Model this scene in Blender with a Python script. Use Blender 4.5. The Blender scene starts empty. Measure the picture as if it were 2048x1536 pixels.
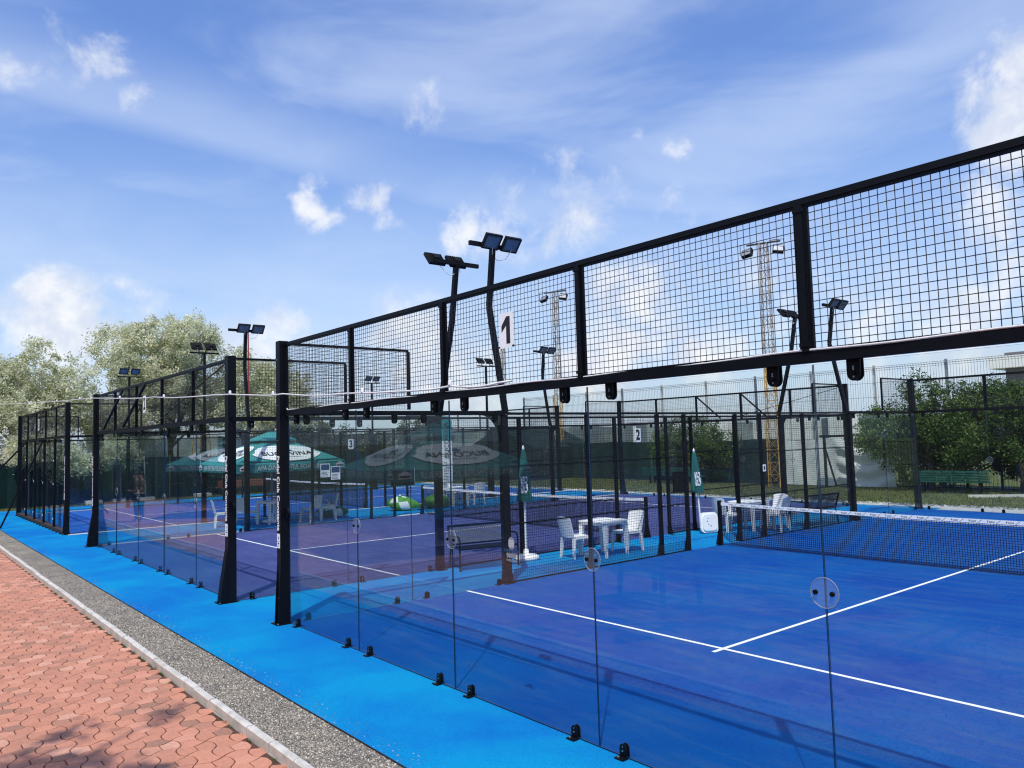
import bpy, math, random
import numpy as np
from mathutils import Vector, Matrix

R = math.radians
random.seed(7); rng = np.random.default_rng(11)
scene = bpy.context.scene
COL = scene.collection

# ------------------------------------------------------------------ camera
CX, CY, CZ = 10.5368, -4.5314, 2.4836
YAW, PIT, ROL, FOC = -0.882704, 0.0704881, -0.0288988, 1547.93
F = Vector((math.sin(YAW)*math.cos(PIT), math.cos(YAW)*math.cos(PIT), math.sin(PIT)))
R0 = Vector((math.cos(YAW), -math.sin(YAW), 0)); U0 = R0.cross(F)
RV = R0*math.cos(ROL) + U0*math.sin(ROL); UV = U0*math.cos(ROL) - R0*math.sin(ROL)
cam = bpy.data.cameras.new('camera'); cam_o = bpy.data.objects.new('camera', cam); COL.objects.link(cam_o)
cam.sensor_width = 36; cam.lens = FOC/2048*36; cam.clip_start = .05; cam.clip_end = 4000
M3 = Matrix((RV, UV, -F)).transposed()
cam_o.matrix_world = Matrix.Translation((CX, CY, CZ)) @ M3.to_4x4()
scene.camera = cam_o

def in_view(x, y, z, m=0):
    d = Vector((x-CX, y-CY, z-CZ)); f = d.dot(F)
    if f < .2: return False
    u = 1024+FOC*d.dot(RV)/f; v = 768-FOC*d.dot(UV)/f
    return -m < u < 2048+m and -m < v < 1536+m

# ------------------------------------------------------------------ light
SUN = Vector((.35, -.41, 1)).normalized()          # towards the sun
SUN_EL = math.asin(SUN.z); SUN_AZ = math.atan2(SUN.x, SUN.y)
sl = bpy.data.lights.new('sun', 'SUN'); sl.energy = 3.75; sl.angle = R(.6); sl.color = (1, .955, .88)
so = bpy.data.objects.new('sun', sl); COL.objects.link(so)
so.rotation_euler = SUN.to_track_quat('Z', 'Y').to_euler()

world = bpy.data.worlds.new('World'); scene.world = world; world.use_nodes = True
wt = world.node_tree; wt.nodes.clear()
def wn(t, **k):
    n = wt.nodes.new(t)
    for a, b in k.items(): setattr(n, a, b)
    return n
def wl(a, b): wt.links.new(a, b)
def wmath(op, a, b=None, c=None, clamp=False):
    n = wn('ShaderNodeMath', operation=op, use_clamp=clamp)
    for i, v in enumerate((a, b, c)):
        if v is None: continue
        if isinstance(v, (int, float)): n.inputs[i].default_value = v
        else: wl(v, n.inputs[i])
    return n.outputs[0]
def wmix(f, a, b, bt='MIX'):
    n = wn('ShaderNodeMix', data_type='RGBA', blend_type=bt)
    for i, v in ((0, f), (6, a), (7, b)):
        if isinstance(v, (int, float)): n.inputs[i].default_value = v
        elif isinstance(v, tuple): n.inputs[i].default_value = (*v, 1)
        else: wl(v, n.inputs[i])
    return n.outputs[2]
def wrange(v, a, b, c=0, d=1, smooth=True):
    n = wn('ShaderNodeMapRange', interpolation_type='SMOOTHSTEP' if smooth else 'LINEAR')
    wl(v, n.inputs[0])
    for i, x in enumerate((a, b, c, d)): n.inputs[i+1].default_value = x
    return n.outputs[0]
sky = wn('ShaderNodeTexSky', sky_type='NISHITA', sun_disc=False, sun_elevation=SUN_EL, sun_rotation=SUN_AZ,
         altitude=30, air_density=1.0, dust_density=1.2, ozone_density=1.6)
tc = wn('ShaderNodeTexCoord'); dirv = tc.outputs['Generated']
sep = wn('ShaderNodeSeparateXYZ'); wl(dirv, sep.inputs[0]); el = sep.outputs[2]
tint = wmix(wrange(el, -.02, .55), (.90, 1.0, 1.12), (.88, 1.06, 1.48))
base = wmix(1.0, sky.outputs[0], tint, 'MULTIPLY')
def wnoise(scale, detail, rough, dist=0, vec=None, off=(0, 0, 0), sc=(1, 1, 1), rot=(0, 0, 0)):
    mp = wn('ShaderNodeMapping'); wl(vec or dirv, mp.inputs[0])
    mp.inputs['Location'].default_value = off; mp.inputs['Scale'].default_value = sc; mp.inputs['Rotation'].default_value = rot
    n = wn('ShaderNodeTexNoise'); wl(mp.outputs[0], n.inputs['Vector'])
    n.inputs['Scale'].default_value = scale; n.inputs['Detail'].default_value = detail
    n.inputs['Roughness'].default_value = rough; n.inputs['Distortion'].default_value = dist
    return n.outputs[0]
# slightly warped direction so that the round cloud cores get torn outlines
wv = wn('ShaderNodeTexNoise'); wl(dirv, wv.inputs['Vector']); wv.inputs['Scale'].default_value = 11; wv.inputs['Detail'].default_value = 9
wsub = wn('ShaderNodeVectorMath', operation='SUBTRACT'); wl(wv.outputs['Color'], wsub.inputs[0]); wsub.inputs[1].default_value = (.5, .5, .5)
wsc = wn('ShaderNodeVectorMath', operation='SCALE'); wl(wsub.outputs[0], wsc.inputs[0]); wsc.inputs['Scale'].default_value = .095
wadd = wn('ShaderNodeVectorMath', operation='ADD'); wl(dirv, wadd.inputs[0]); wl(wsc.outputs[0], wadd.inputs[1])
CLOUDS = [(-0.891,0.183,0.416,0.0340,0.75),(-0.899,0.205,0.388,0.0250,0.6),(-0.904,0.120,0.410,0.0414,0.45),(-0.905,0.141,0.401,0.0316,0.4),(-0.863,0.404,0.303,0.0256,0.95),(-0.862,0.423,0.281,0.0246,0.7),(-0.829,0.470,0.303,0.0278,0.6),(-0.829,0.488,0.274,0.0219,0.5),(-0.766,0.506,0.396,0.0255,0.55),(-0.676,0.674,0.299,0.0532,0.6),(-0.720,0.637,0.275,0.0632,0.5),(-0.754,0.607,0.252,0.0572,0.45),(-0.780,0.567,0.265,0.0285,0.8),(-0.619,0.698,0.361,0.0171,0.45),(-0.580,0.740,0.341,0.0231,0.5),(-0.592,0.759,0.270,0.0278,0.5),(-0.270,0.901,0.340,0.0492,1.2),(-0.254,0.894,0.369,0.0356,1.2),(-0.286,0.903,0.320,0.0369,1.1),(-0.237,0.911,0.336,0.0760,1.2),(-0.977,0.138,0.162,0.0413,1.1),(-0.975,0.169,0.147,0.0505,0.9),(-0.983,0.127,0.134,0.0493,0.9),(-0.964,0.218,0.149,0.0519,0.6),(-0.919,0.372,0.127,0.0431,0.9),(-0.933,0.340,0.117,0.0365,0.6),(-0.678,0.726,0.116,0.0480,1.0),(-0.693,0.716,0.085,0.0513,0.9),(-0.840,0.524,0.142,0.0575,0.7),(-0.824,0.559,0.091,0.0579,0.9),(-0.796,0.601,0.077,0.0581,0.6),(-0.651,0.733,0.196,0.0633,0.7),(-0.622,0.765,0.169,0.0504,0.5),(-0.339,0.933,0.123,0.0445,0.9),(-0.364,0.926,0.097,0.0452,0.8),(-0.582,0.808,0.091,0.0500,0.8),(-0.300,0.927,0.225,0.0431,0.8),(-0.508,0.842,0.182,0.0727,0.35),(-0.447,0.887,0.117,0.0768,0.5),(-0.295,0.943,0.155,0.0432,0.5),
 (.3,-.85,.35,.25,.9),(.75,-.4,.45,.3,.8),(-.35,-.85,.3,.2,.9),(.8,.5,.3,.25,.9)]
tot = None
for (x, y, z, r, s) in CLOUDS:
    dn = wn('ShaderNodeVectorMath', operation='DISTANCE'); wl(wadd.outputs[0], dn.inputs[0]); dn.inputs[1].default_value = (x, y, z)
    m = wn('ShaderNodeMapRange', interpolation_type='SMOOTHSTEP'); wl(dn.outputs['Value'], m.inputs[0])
    m.inputs[1].default_value = r*1.7; m.inputs[2].default_value = 0; m.inputs[3].default_value = 0; m.inputs[4].default_value = s
    tot = m.outputs[0] if tot is None else wmath('MAXIMUM', tot, m.outputs[0])
fbm = wnoise(15, 12, .64, .25)
cum = wmath('ADD', tot, wmath('MULTIPLY_ADD', fbm, 2.2, -1.1))
cum = wrange(cum, .12, 1.0)
cum = wmath('MULTIPLY', cum, wrange(tot, .02, .3))
# streaky high cirrus
NRM = (-.3776, -.0515, -.9245)
dt = wn('ShaderNodeVectorMath', operation='DOT_PRODUCT'); wl(dirv, dt.inputs[0]); dt.inputs[1].default_value = NRM
st = wnoise(1.7, 7, .52, .5, sc=(1.1, 2.0, 6), rot=(R(12), R(-20), R(5)))
band = wmath('MULTIPLY', wrange(dt.outputs['Value'], .022, -.014), wrange(dt.outputs['Value'], -.11, -.01))
cir = wmath('MULTIPLY', wrange(st, .36, .74), .50)
cir = wmath('MAXIMUM', cir, wmath('MULTIPLY', band, wmath('MULTIPLY_ADD', st, .85, -.02)))
lowveil = wmath('MULTIPLY', wrange(el, .42, .04), wmath('MULTIPLY_ADD', wnoise(4, 6, .6, .3, sc=(1, 1, 3)), 1.3, -.02, clamp=True))
veil = wmath('MAXIMUM', cir, lowveil)
shade = wnoise(16, 6, .6, .2, off=(3, 1, 2))
ccol = wmix(wrange(shade, .38, .6), (4.9, 5.3, 6.2), (6.5, 6.6, 6.8))
c1 = wmix(veil, base, (4.5, 5.3, 6.8))
c2 = wmix(wmath('MULTIPLY', cum, .93), c1, ccol)
bg = wn('ShaderNodeBackground'); bg.inputs[1].default_value = .15
out = wn('ShaderNodeOutputWorld'); wl(c2, bg.inputs[0]); wl(bg.outputs[0], out.inputs[0])
try: world.cycles.sampling_method = 'MANUAL'; world.cycles.sample_map_resolution = 512
except Exception: pass
vs = scene.view_settings; vs.view_transform = 'Standard'; vs.look = 'None'; vs.exposure = 0; vs.gamma = 1
scene.cycles.transparent_max_bounces = 48; scene.cycles.max_bounces = 10; scene.cycles.glossy_bounces = 5
scene.cycles.use_denoising = True; scene.cycles.caustics_reflective = False
scene.cycles.filter_width = 1.2

# ------------------------------------------------------------------ materials
class NT:
    def __init__(s, name):
        s.m = bpy.data.materials.new(name); s.m.use_nodes = True; s.t = s.m.node_tree
        s.b = s.t.nodes['Principled BSDF']
    def n(s, t, **k):
        x = s.t.nodes.new(t)
        for a, b in k.items(): setattr(x, a, b)
        return x
    def l(s, a, b): s.t.links.new(a, b)
    def noise(s, scale, detail=4, rough=.55, coord='Object', sc=(1, 1, 1), dist=0):
        tc = s.n('ShaderNodeTexCoord'); mp = s.n('ShaderNodeMapping'); mp.inputs['Scale'].default_value = sc
        if coord == 'World':
            g = s.n('ShaderNodeNewGeometry'); s.l(g.outputs['Position'], mp.inputs[0])
        else: s.l(tc.outputs[coord], mp.inputs[0])
        x = s.n('ShaderNodeTexNoise'); s.l(mp.outputs[0], x.inputs['Vector'])
        x.inputs['Scale'].default_value = scale; x.inputs['Detail'].default_value = detail; x.inputs['Roughness'].default_value = rough
        x.inputs['Distortion'].default_value = dist
        return x.outputs[0]
    def ramp(s, v, *stops):
        r = s.n('ShaderNodeValToRGB'); s.l(v, r.inputs[0]); e = r.color_ramp.elements
        while len(e) < len(stops): e.new(.5)
        for i, (p, c) in enumerate(stops): e[i].position = p; e[i].color = (*c, 1)
        return r.outputs[0]
    def mix(s, f, a, b, bt='MIX'):
        n = s.n('ShaderNodeMix', data_type='RGBA', blend_type=bt)
        for i, v in ((0, f), (6, a), (7, b)):
            if isinstance(v, (int, float)): n.inputs[i].default_value = v
            elif isinstance(v, tuple): n.inputs[i].default_value = (*v, 1)
            else: s.l(v, n.inputs[i])
        return n.outputs[2]
    def math(s, op, a, b, clamp=False):
        n = s.n('ShaderNodeMath', operation=op, use_clamp=clamp)
        for i, v in enumerate((a, b)):
            if isinstance(v, (int, float)): n.inputs[i].default_value = v
            else: s.l(v, n.inputs[i])
        return n.outputs[0]
    def col(s, c):
        if isinstance(c, tuple): s.b.inputs['Base Color'].default_value = (*c, 1)
        else: s.l(c, s.b.inputs['Base Color'])
        return s
    def set(s, rough=.6, metal=0, spec=.5):
        s.b.inputs['Roughness'].default_value = rough; s.b.inputs['Metallic'].default_value = metal
        s.b.inputs['Specular IOR Level'].default_value = spec
        return s
    def bump(s, h, strength=.3, dist=.01):
        b = s.n('ShaderNodeBump'); b.inputs['Strength'].default_value = strength; b.inputs['Distance'].default_value = dist
        s.l(h, b.inputs['Height']); s.l(b.outputs[0], s.b.inputs['Normal']); return s

def simple(name, c, rough=.6, metal=0, var=.15, scale=6, spec=.5):
    t = NT(name); n = t.noise(scale, 5, .6)
    a = tuple(x*(1-var) for x in c); b = tuple(min(1, x*(1+var)) for x in c)
    t.col(t.ramp(n, (.3, a), (.7, b))).set(rough, metal, spec)
    return t.m

def turf(name, c, c2, grain=.35, worn=None):
    t = NT(name)
    big = t.noise(.45, 5, .6, 'World', dist=.6)
    k = t.ramp(big, (.36, c), (.64, c2))
    g1 = t.noise(95, 3, .75, 'World'); g2 = t.noise(22, 5, .7, 'World')
    k = t.mix(1, k, t.ramp(g1, (.25, (1-grain,)*3), (.78, (1+grain,)*3)), 'MULTIPLY')
    k = t.mix(1, k, t.ramp(g2, (.3, (.90,)*3), (.7, (1.09,)*3)), 'MULTIPLY')
    if worn:   # brushed lengthwise streaks of sand
        s = t.noise(1.6, 7, .62, 'World', sc=(.5, 2.6, 1), dist=.6)
        f = t.n('ShaderNodeMapRange'); t.l(s, f.inputs[0]); f.inputs[1].default_value = .47; f.inputs[2].default_value = .75; f.inputs[4].default_value = .55
        k = t.mix(f.outputs[0], k, worn)
    sp = t.n('ShaderNodeTexVoronoi'); gp = t.n('ShaderNodeNewGeometry'); t.l(gp.outputs['Position'], sp.inputs['Vector']); sp.inputs['Scale'].default_value = 1.7
    f2 = t.n('ShaderNodeMapRange'); t.l(sp.outputs['Distance'], f2.inputs[0]); f2.inputs[1].default_value = .022; f2.inputs[2].default_value = .016
    f2.inputs[3].default_value = 0; f2.inputs[4].default_value = .75
    k = t.mix(f2.outputs[0], k, (.45, .47, .5))
    t.col(k).set(.95, 0, .12).bump(g1, .5, .006)
    return t.m

MAT = {}
MAT['azure'] = turf('azure turf', (.001, .145, .455), (.001, .25, .50), .6)
MAT['court_blue'] = turf('court turf blue', (.001, .056, .285), (.001, .086, .315), .4, (.045, .115, .26))
MAT['court_purple'] = turf('court turf violet', (.046, .062, .195), (.062, .078, .225), .34, (.11, .115, .22))
MAT['court_blue2'] = turf('court turf blue far', (.008, .09, .38), (.015, .11, .42), .28, (.12, .13, .30))
MAT['line'] = simple('white line turf', (.80, .81, .80), .9, 0, .08, 30)
def steel(name, c, rough):
    t = NT(name); n = t.noise(9, 6, .7); sp = t.noise(160, 2, .5)
    k = t.ramp(n, (.3, tuple(x*.75 for x in c)), (.75, tuple(x*1.5 for x in c)))
    f = t.n('ShaderNodeMapRange'); t.l(sp, f.inputs[0]); f.inputs[1].default_value = .70; f.inputs[2].default_value = .76; f.inputs[4].default_value = .12
    k = t.mix(f.outputs[0], k, (.08, .08, .08))
    t.col(k).set(rough, 0, .2); return t.m
MAT['black'] = steel('black powder coat', (.0022, .0025, .0048), .5)
MAT['black2'] = steel('dusty black powder coat', (.009, .009, .011), .6)
MAT['brown_steel'] = steel('rusty brown steel', (.05, .035, .03), .7)
MAT['wire'] = simple('black coated wire', (.007, .007, .010), .55, 0, .2)
MAT['galv'] = simple('galvanised wire', (.30, .32, .34), .5, .3, .15)
MAT['galv_d'] = simple('grey fence wire', (.10, .11, .12), .6, .1, .15)
MAT['plastic'] = simple('white plastic', (.90, .89, .86), .38, 0, .05, 3)
MAT['white'] = simple('white sheet', (.93, .93, .93), .5, 0, .03)
MAT['ink'] = simple('black print', (.012, .012, .016), .6)
MAT['blueink'] = simple('blue print', (.03, .08, .17), .6)
MAT['steel'] = simple('bright bolt steel', (.55, .55, .55), .3, .9, .1)
MAT['led'] = simple('floodlight glass', (.13, .18, .25), .12, 0, .2, 4)
MAT['concrete'] = simple('pale concrete', (.56, .54, .49), .9, 0, .14, 5)
MAT['canvas'] = simple('teal parasol canvas', (.025, .235, .225), .75, 0, .12, 4)
MAT['canvas_d'] = simple('dark teal parasol canvas', (.008, .105, .10), .8, 0, .2, 8)
MAT['canvas_w'] = simple('white printed canvas', (.74, .76, .74), .75, 0, .05, 4)
MAT['yellow'] = simple('yellow painted steel', (.50, .29, .06), .6, 0, .25, 3)
MAT['rustwhite'] = simple('weathered pale steel', (.33, .29, .25), .7, 0, .35, 4)
MAT['bench_green'] = simple('green painted board', (.008, .085, .05), .6, 0, .25, 5)
MAT['wood'] = simple('orange brown board', (.30, .10, .05), .7, 0, .3, 6)
MAT['bark'] = simple('grey brown bark', (.07, .055, .042), .95, 0, .4, 12)
MAT['bag_green'] = simple('bright green beanbag cloth', (.07, .27, .03), .7, 0, .2, 5)
MAT['bag_dark'] = simple('dark green beanbag cloth', (.012, .11, .04), .7, 0, .2, 5)
MAT['red'] = simple('red paint', (.35, .05, .04), .6)
MAT['cable'] = simple('pale cable sheath', (.72, .71, .69), .6, 0, .15, 30)
MAT['sand'] = simple('rubble edging', (.42, .40, .35), .95, 0, .35, 9)
MAT['skin'] = simple('skin', (.42, .24, .16), .5, 0, .06)
MAT['hair'] = simple('dark hair', (.03, .02, .015), .6)
MAT['shirt'] = simple('tan shirt cloth', (.11, .085, .055), .9, 0, .2)
MAT['jeans'] = simple('dark trousers cloth', (.008, .012, .03), .9, 0, .2)
MAT['bld_w'] = simple('white render', (.88, .86, .79), .9, 0, .04)
MAT['bld_g'] = simple('grey brown cladding', (.13, .12, .13), .8, 0, .1)
MAT['bld_glass'] = simple('blue window glass', (.03, .09, .20), .1, 0, .2)

def screen_mat(name, c, var=.35):
    t = NT(name); a = t.noise(.9, 6, .6, 'World', sc=(1, 1, .3)); b = t.noise(60, 2, .5, 'World')
    k = t.ramp(a, (.3, tuple(x*(1-var) for x in c)), (.72, tuple(x*(1+var) for x in c)))
    t.col(t.mix(1, k, t.ramp(b, (.3, (.8,)*3), (.7, (1.15,)*3)), 'MULTIPLY')).set(.9, 0, .2).bump(a, .4, .05); return t.m
MAT['screen'] = screen_mat('dark green wind screen', (.006, .026, .026))
MAT['screen2'] = screen_mat('faded green wind screen', (.014, .036, .032))
MAT['tarp'] = screen_mat('pale grey tarpaulin', (.86, .87, .83), .12)

def glass(name, tintc):
    m = bpy.data.materials.new(name); m.use_nodes = True; t = m.node_tree; t.nodes.clear()
    o = t.nodes.new('ShaderNodeOutputMaterial'); tr = t.nodes.new('ShaderNodeBsdfTransparent'); gl = t.nodes.new('ShaderNodeBsdfGlossy')
    tr.inputs[0].default_value = (*tintc, 1); gl.inputs['Roughness'].default_value = 0.0; gl.inputs[0].default_value = (.49, .55, .62, 1)
    ge = t.nodes.new('ShaderNodeNewGeometry'); mr = t.nodes.new('ShaderNodeMapRange')
    t.links.new(ge.outputs['Backfacing'], mr.inputs[0]); mr.inputs[3].default_value = 1.5; mr.inputs[4].default_value = 1/1.5
    fr = t.nodes.new('ShaderNodeFresnel'); t.links.new(mr.outputs[0], fr.inputs[0])
    mx = t.nodes.new('ShaderNodeMixShader'); t.links.new(fr.outputs[0], mx.inputs[0])
    # faint dust film
    tcx = t.nodes.new('ShaderNodeNewGeometry'); nz = t.nodes.new('ShaderNodeTexNoise'); t.links.new(tcx.outputs['Position'], nz.inputs['Vector'])
    nz.inputs['Scale'].default_value = 1.5; nz.inputs['Detail'].default_value = 8
    r2 = t.nodes.new('ShaderNodeMapRange'); t.links.new(nz.outputs[0], r2.inputs[0]); r2.inputs[1].default_value = .35; r2.inputs[2].default_value = .8
    r2.inputs[3].default_value = .0005; r2.inputs[4].default_value = .008
    df = t.nodes.new('ShaderNodeBsdfDiffuse'); df.inputs[0].default_value = (.6, .6, .58, 1)
    m2 = t.nodes.new('ShaderNodeMixShader'); t.links.new(r2.outputs[0], m2.inputs[0]); t.links.new(tr.outputs[0], m2.inputs[1]); t.links.new(df.outputs[0], m2.inputs[2])
    t.links.new(m2.outputs[0], mx.inputs[1]); t.links.new(gl.outputs[0], mx.inputs[2]); t.links.new(mx.outputs[0], o.inputs[0]); return m
MAT['glass'] = glass('toughened glass', (.972, .99, .986))
MAT['glass_edge'] = simple('glass edge', (.008, .035, .09), .3, 0, .1)
t = NT('clear acrylic'); t.col((.8, .85, .9)).set(.1); t.b.inputs['Alpha'].default_value = .045; MAT['acrylic'] = t.m

def leaf_mat(name, c1, c2, c3, trans=.25):
    t = NT(name); at = t.n('ShaderNodeAttribute'); at.attribute_name = 'rnd'
    k = t.ramp(at.outputs['Fac'], (0, c1), (.5, c2), (1, c3))
    t.col(k).set(.6, 0, .3)
    tl = t.n('ShaderNodeBsdfTranslucent'); t.l(k, tl.inputs[0]); mx = t.n('ShaderNodeMixShader'); mx.inputs[0].default_value = trans
    t.l(t.b.outputs[0], mx.inputs[1]); t.l(tl.outputs[0], mx.inputs[2]); t.l(mx.outputs[0], t.t.nodes['Material Output'].inputs[0]); return t.m
MAT['leaf_silver'] = leaf_mat('silvery leaves', (.32, .34, .17), (.66, .67, .44), (.90, .89, .68), .40)
MAT['leaf_green'] = leaf_mat('green leaves', (.022, .052, .010), (.064, .125, .024), (.20, .26, .05))
MAT['leaf_olive'] = leaf_mat('olive leaves', (.05, .06, .025), (.10, .11, .05), (.19, .18, .09))
MAT['grass_blade'] = leaf_mat('grass blades', (.06, .085, .025), (.12, .145, .045), (.24, .22, .10))

# ------------------------------------------------------------------ mesh helpers
class MB:
    def __init__(s): s.v = []; s.f = []; s.mi = []
    def add(s, vs, fs, mi=0):
        o = len(s.v); s.v += [tuple(v) for v in vs]; s.f += [tuple(o+i for i in f) for f in fs]; s.mi += [mi]*len(fs); return s
    def box(s, x0, x1, y0, y1, z0, z1, mi=0, M=None):
        v = [Vector(p) for p in ((x0,y0,z0),(x1,y0,z0),(x1,y1,z0),(x0,y1,z0),(x0,y0,z1),(x1,y0,z1),(x1,y1,z1),(x0,y1,z1))]
        if M: v = [M @ p for p in v]
        return s.add(v, ((0,3,2,1),(4,5,6,7),(0,1,5,4),(1,2,6,5),(2,3,7,6),(3,0,4,7)), mi)
    def bar(s, a, b, w, h=None, mi=0, up=(0, 0, 1)):
        a, b = Vector(a), Vector(b); d = (b-a).normalized(); h = h or w
        u = Vector(up)
        if abs(d.dot(u)) > .95: u = Vector((1, 0, 0))
        x = d.cross(u).normalized(); y = x.cross(d).normalized()
        c = [x*(i*w/2)+y*(j*h/2) for i, j in ((-1,-1),(1,-1),(1,1),(-1,1))]
        return s.add([a+k for k in c]+[b+k for k in c], ((0,3,2,1),(4,5,6,7),(0,1,5,4),(1,2,6,5),(2,3,7,6),(3,0,4,7)), mi)
    def tube(s, pts, rs, n=8, mi=0, caps=True):
        pts = [Vector(p) for p in pts]
        if isinstance(rs, (int, float)): rs = [rs]*len(pts)
        o = len(s.v); prev = None
        for i, p in enumerate(pts):
            d = (pts[min(i+1, len(pts)-1)]-pts[max(i-1, 0)]).normalized()
            if prev is None:
                u = Vector((0, 0, 1)) if abs(d.z) < .9 else Vector((1, 0, 0)); x = d.cross(u).normalized()
            else: x = (prev - d*prev.dot(d)).normalized()
            prev = x; y = d.cross(x)
            for k in range(n):
                a = 2*math.pi*k/n; s.v.append(tuple(p+(x*math.cos(a)+y*math.sin(a))*rs[i]))
        for i in range(len(pts)-1):
            for k in range(n):
                k2 = (k+1) % n; s.f.append((o+i*n+k, o+i*n+k2, o+(i+1)*n+k2, o+(i+1)*n+k)); s.mi.append(mi)
        if caps:
            s.f.append(tuple(o+k for k in reversed(range(n)))); s.mi.append(mi)
            q = o+(len(pts)-1)*n; s.f.append(tuple(q+k for k in range(n))); s.mi.append(mi)
        return s
    def lathe(s, prof, n=16, c=(0, 0, 0), mi=0, mod=None):
        o = len(s.v)
        for r, z in prof:
            for k in range(n):
                a = 2*math.pi*k/n; rr = r*(mod(a, z) if mod else 1)
                s.v.append((c[0]+rr*math.cos(a), c[1]+rr*math.sin(a), c[2]+z))
        for i in range(len(prof)-1):
            for k in range(n):
                k2 = (k+1) % n; s.f.append((o+i*n+k, o+i*n+k2, o+(i+1)*n+k2, o+(i+1)*n+k)); s.mi.append(mi)
        s.f.append(tuple(o+k for k in reversed(range(n)))); s.mi.append(mi)
        q = o+(len(prof)-1)*n; s.f.append(tuple(q+k for k in range(n))); s.mi.append(mi)
        return s
    def prism(s, poly, M, th, mi=0):
        """poly in local xy, extruded along local z by th, placed by M"""
        n = len(poly); v = [M @ Vector((x, y, 0)) for x, y in poly]+[M @ Vector((x, y, th)) for x, y in poly]
        f = [tuple(reversed(range(n))), tuple(range(n, 2*n))]+[(i, (i+1) % n, n+(i+1) % n, n+i) for i in range(n)]
        return s.add(v, f, mi)
    def mesh(s, name, mats, smooth=False):
        me = bpy.data.meshes.new(name); me.from_pydata(s.v, [], s.f)
        for m in (mats if isinstance(mats, (list, tuple)) else [mats]): me.materials.append(MAT[m] if isinstance(m, str) else m)
        if any(s.mi): me.polygons.foreach_set('material_index', s.mi)
        if smooth: me.polygons.foreach_set('use_smooth', [True]*len(me.polygons))
        me.update(); return me

def FR(o, e1, e2):
    """frame matrix: local x->e1, y->e2, z->e1 x e2, origin o"""
    e1, e2 = Vector(e1).normalized(), Vector(e2).normalized(); e3 = e1.cross(e2).normalized()
    return Matrix.Translation(o) @ Matrix((e1, e2, e3)).transposed().to_4x4()

def link(name, me, parent=None, loc=(0, 0, 0), rz=0, **kw):
    o = bpy.data.objects.new(name, me); COL.objects.link(o); o.location = loc
    if rz: o.rotation_euler = (0, 0, rz)
    if parent: o.parent = parent
    for k, v in kw.items(): o[k] = v
    return o
def thing(name, label, cat, loc=(0, 0, 0), rz=0, group=None):
    o = bpy.data.objects.new(name, None); o.empty_display_size = .2; COL.objects.link(o); o.location = loc; o.rotation_euler = (0, 0, rz)
    o['label'] = label; o['category'] = cat
    if group: o['group'] = group
    return o
def one(name, me, label, cat, loc=(0, 0, 0), rz=0, group=None):
    o = link(name, me, None, loc, rz); o['label'] = label; o['category'] = cat
    if group: o['group'] = group
    return o
def copy_tree(o, loc=None, rz=None, label=None, parent=None, root=True):
    c = o.copy(); COL.objects.link(c); c.parent = parent
    if root:
        if loc is not None: c.location = loc
        if rz is not None: c.rotation_euler = (0, 0, rz)
        if label: c['label'] = label
    for ch in list(o.children): copy_tree(ch, parent=c, root=False)
    return c
def struct(name, me, **kw): return link(name, me, None, kind='structure', **kw)

def sheet(name, x0, x1, y0, y1, z, mat, nx=1, ny=1):
    b = MB(); 
    for i in range(nx):
        for j in range(ny):
            a, c = x0+(x1-x0)*i/nx, x0+(x1-x0)*(i+1)/nx; d, e = y0+(y1-y0)*j/ny, y0+(y1-y0)*(j+1)/ny
            b.add([(a,d,z),(c,d,z),(c,e,z),(a,e,z)], [(0,1,2,3)])
    return b.mesh(name, mat)

def text_mesh(s, size, M, mat, bold=.0, align='CENTER', xs=1.0, shear=0):
    cu = bpy.data.curves.new('t', 'FONT'); cu.body = s; cu.size = size; cu.align_x = align; cu.align_y = 'CENTER'
    cu.offset = bold; cu.extrude = .001; cu.resolution_u = 3; cu.shear = shear
    o = bpy.data.objects.new('t', cu); COL.objects.link(o)
    dg = bpy.context.evaluated_depsgraph_get(); me = bpy.data.meshes.new_from_object(o.evaluated_get(dg))
    bpy.data.objects.remove(o); me.materials.clear(); me.materials.append(MAT[mat])
    me.transform(M @ Matrix.Diagonal((xs, 1, 1, 1))); return me

# ------------------------------------------------------------------ ground
t = NT('far field'); a = t.noise(.02, 6, .6, 'World'); t.col(t.ramp(a, (.35, (.10, .12, .055)), (.65, (.20, .19, .11)))).set(1, 0, .1)
struct('ground', sheet('ground', -900, 900, -500, 1500, -.14, t.m))
struct('blue_apron', sheet('blue_apron', -29.2, 14, -1.34, 20.55, 0, MAT['azure']))
side = MB().box(-29.2, 14, -1.348, -1.340, -.09, -.001); struct('apron_edge', side.mesh('apron_edge', 'ink'))
COURTS = [(0.0, 'court_blue'), (-12.14, 'court_purple'), (-26.1, 'court_blue2')]
for i, (x0, m) in enumerate(COURTS):
    fl = struct('court_floor', sheet('court_floor', x0, x0+10, 0, 20, .004, MAT[m]))
    b = MB()
    for y in (3.05, 16.95): b.box(x0, x0+10, y-.025, y+.025, .006, .0085)
    link('court_line', b.mesh('court_line', 'line'), fl)
    link('court_line', MB().box(x0+4.975, x0+5.025, 2.86, 17.14, .006, .0095).mesh('court_line', 'line'), fl)
# pale concrete borders of the second and third court and the strip behind the courts
b = MB(); b.box(-12.42, -12.16, 0, 20.5, -.05, .006); b.box(-16.08, -15.86, -.05, 20.5, -.05, .006); b.box(-26.5, -26.14, 0, 20.5, -.05, .006)
struct('concrete_border', b.mesh('concrete_border', 'concrete'))
b = MB(); b.box(.45, 13, 20.06, 21.05, -.1, .008); b.box(-29, .45, 20.552, 21.05, -.1, .008); struct('concrete_path', b.mesh('concrete_path', 'concrete'))

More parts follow.
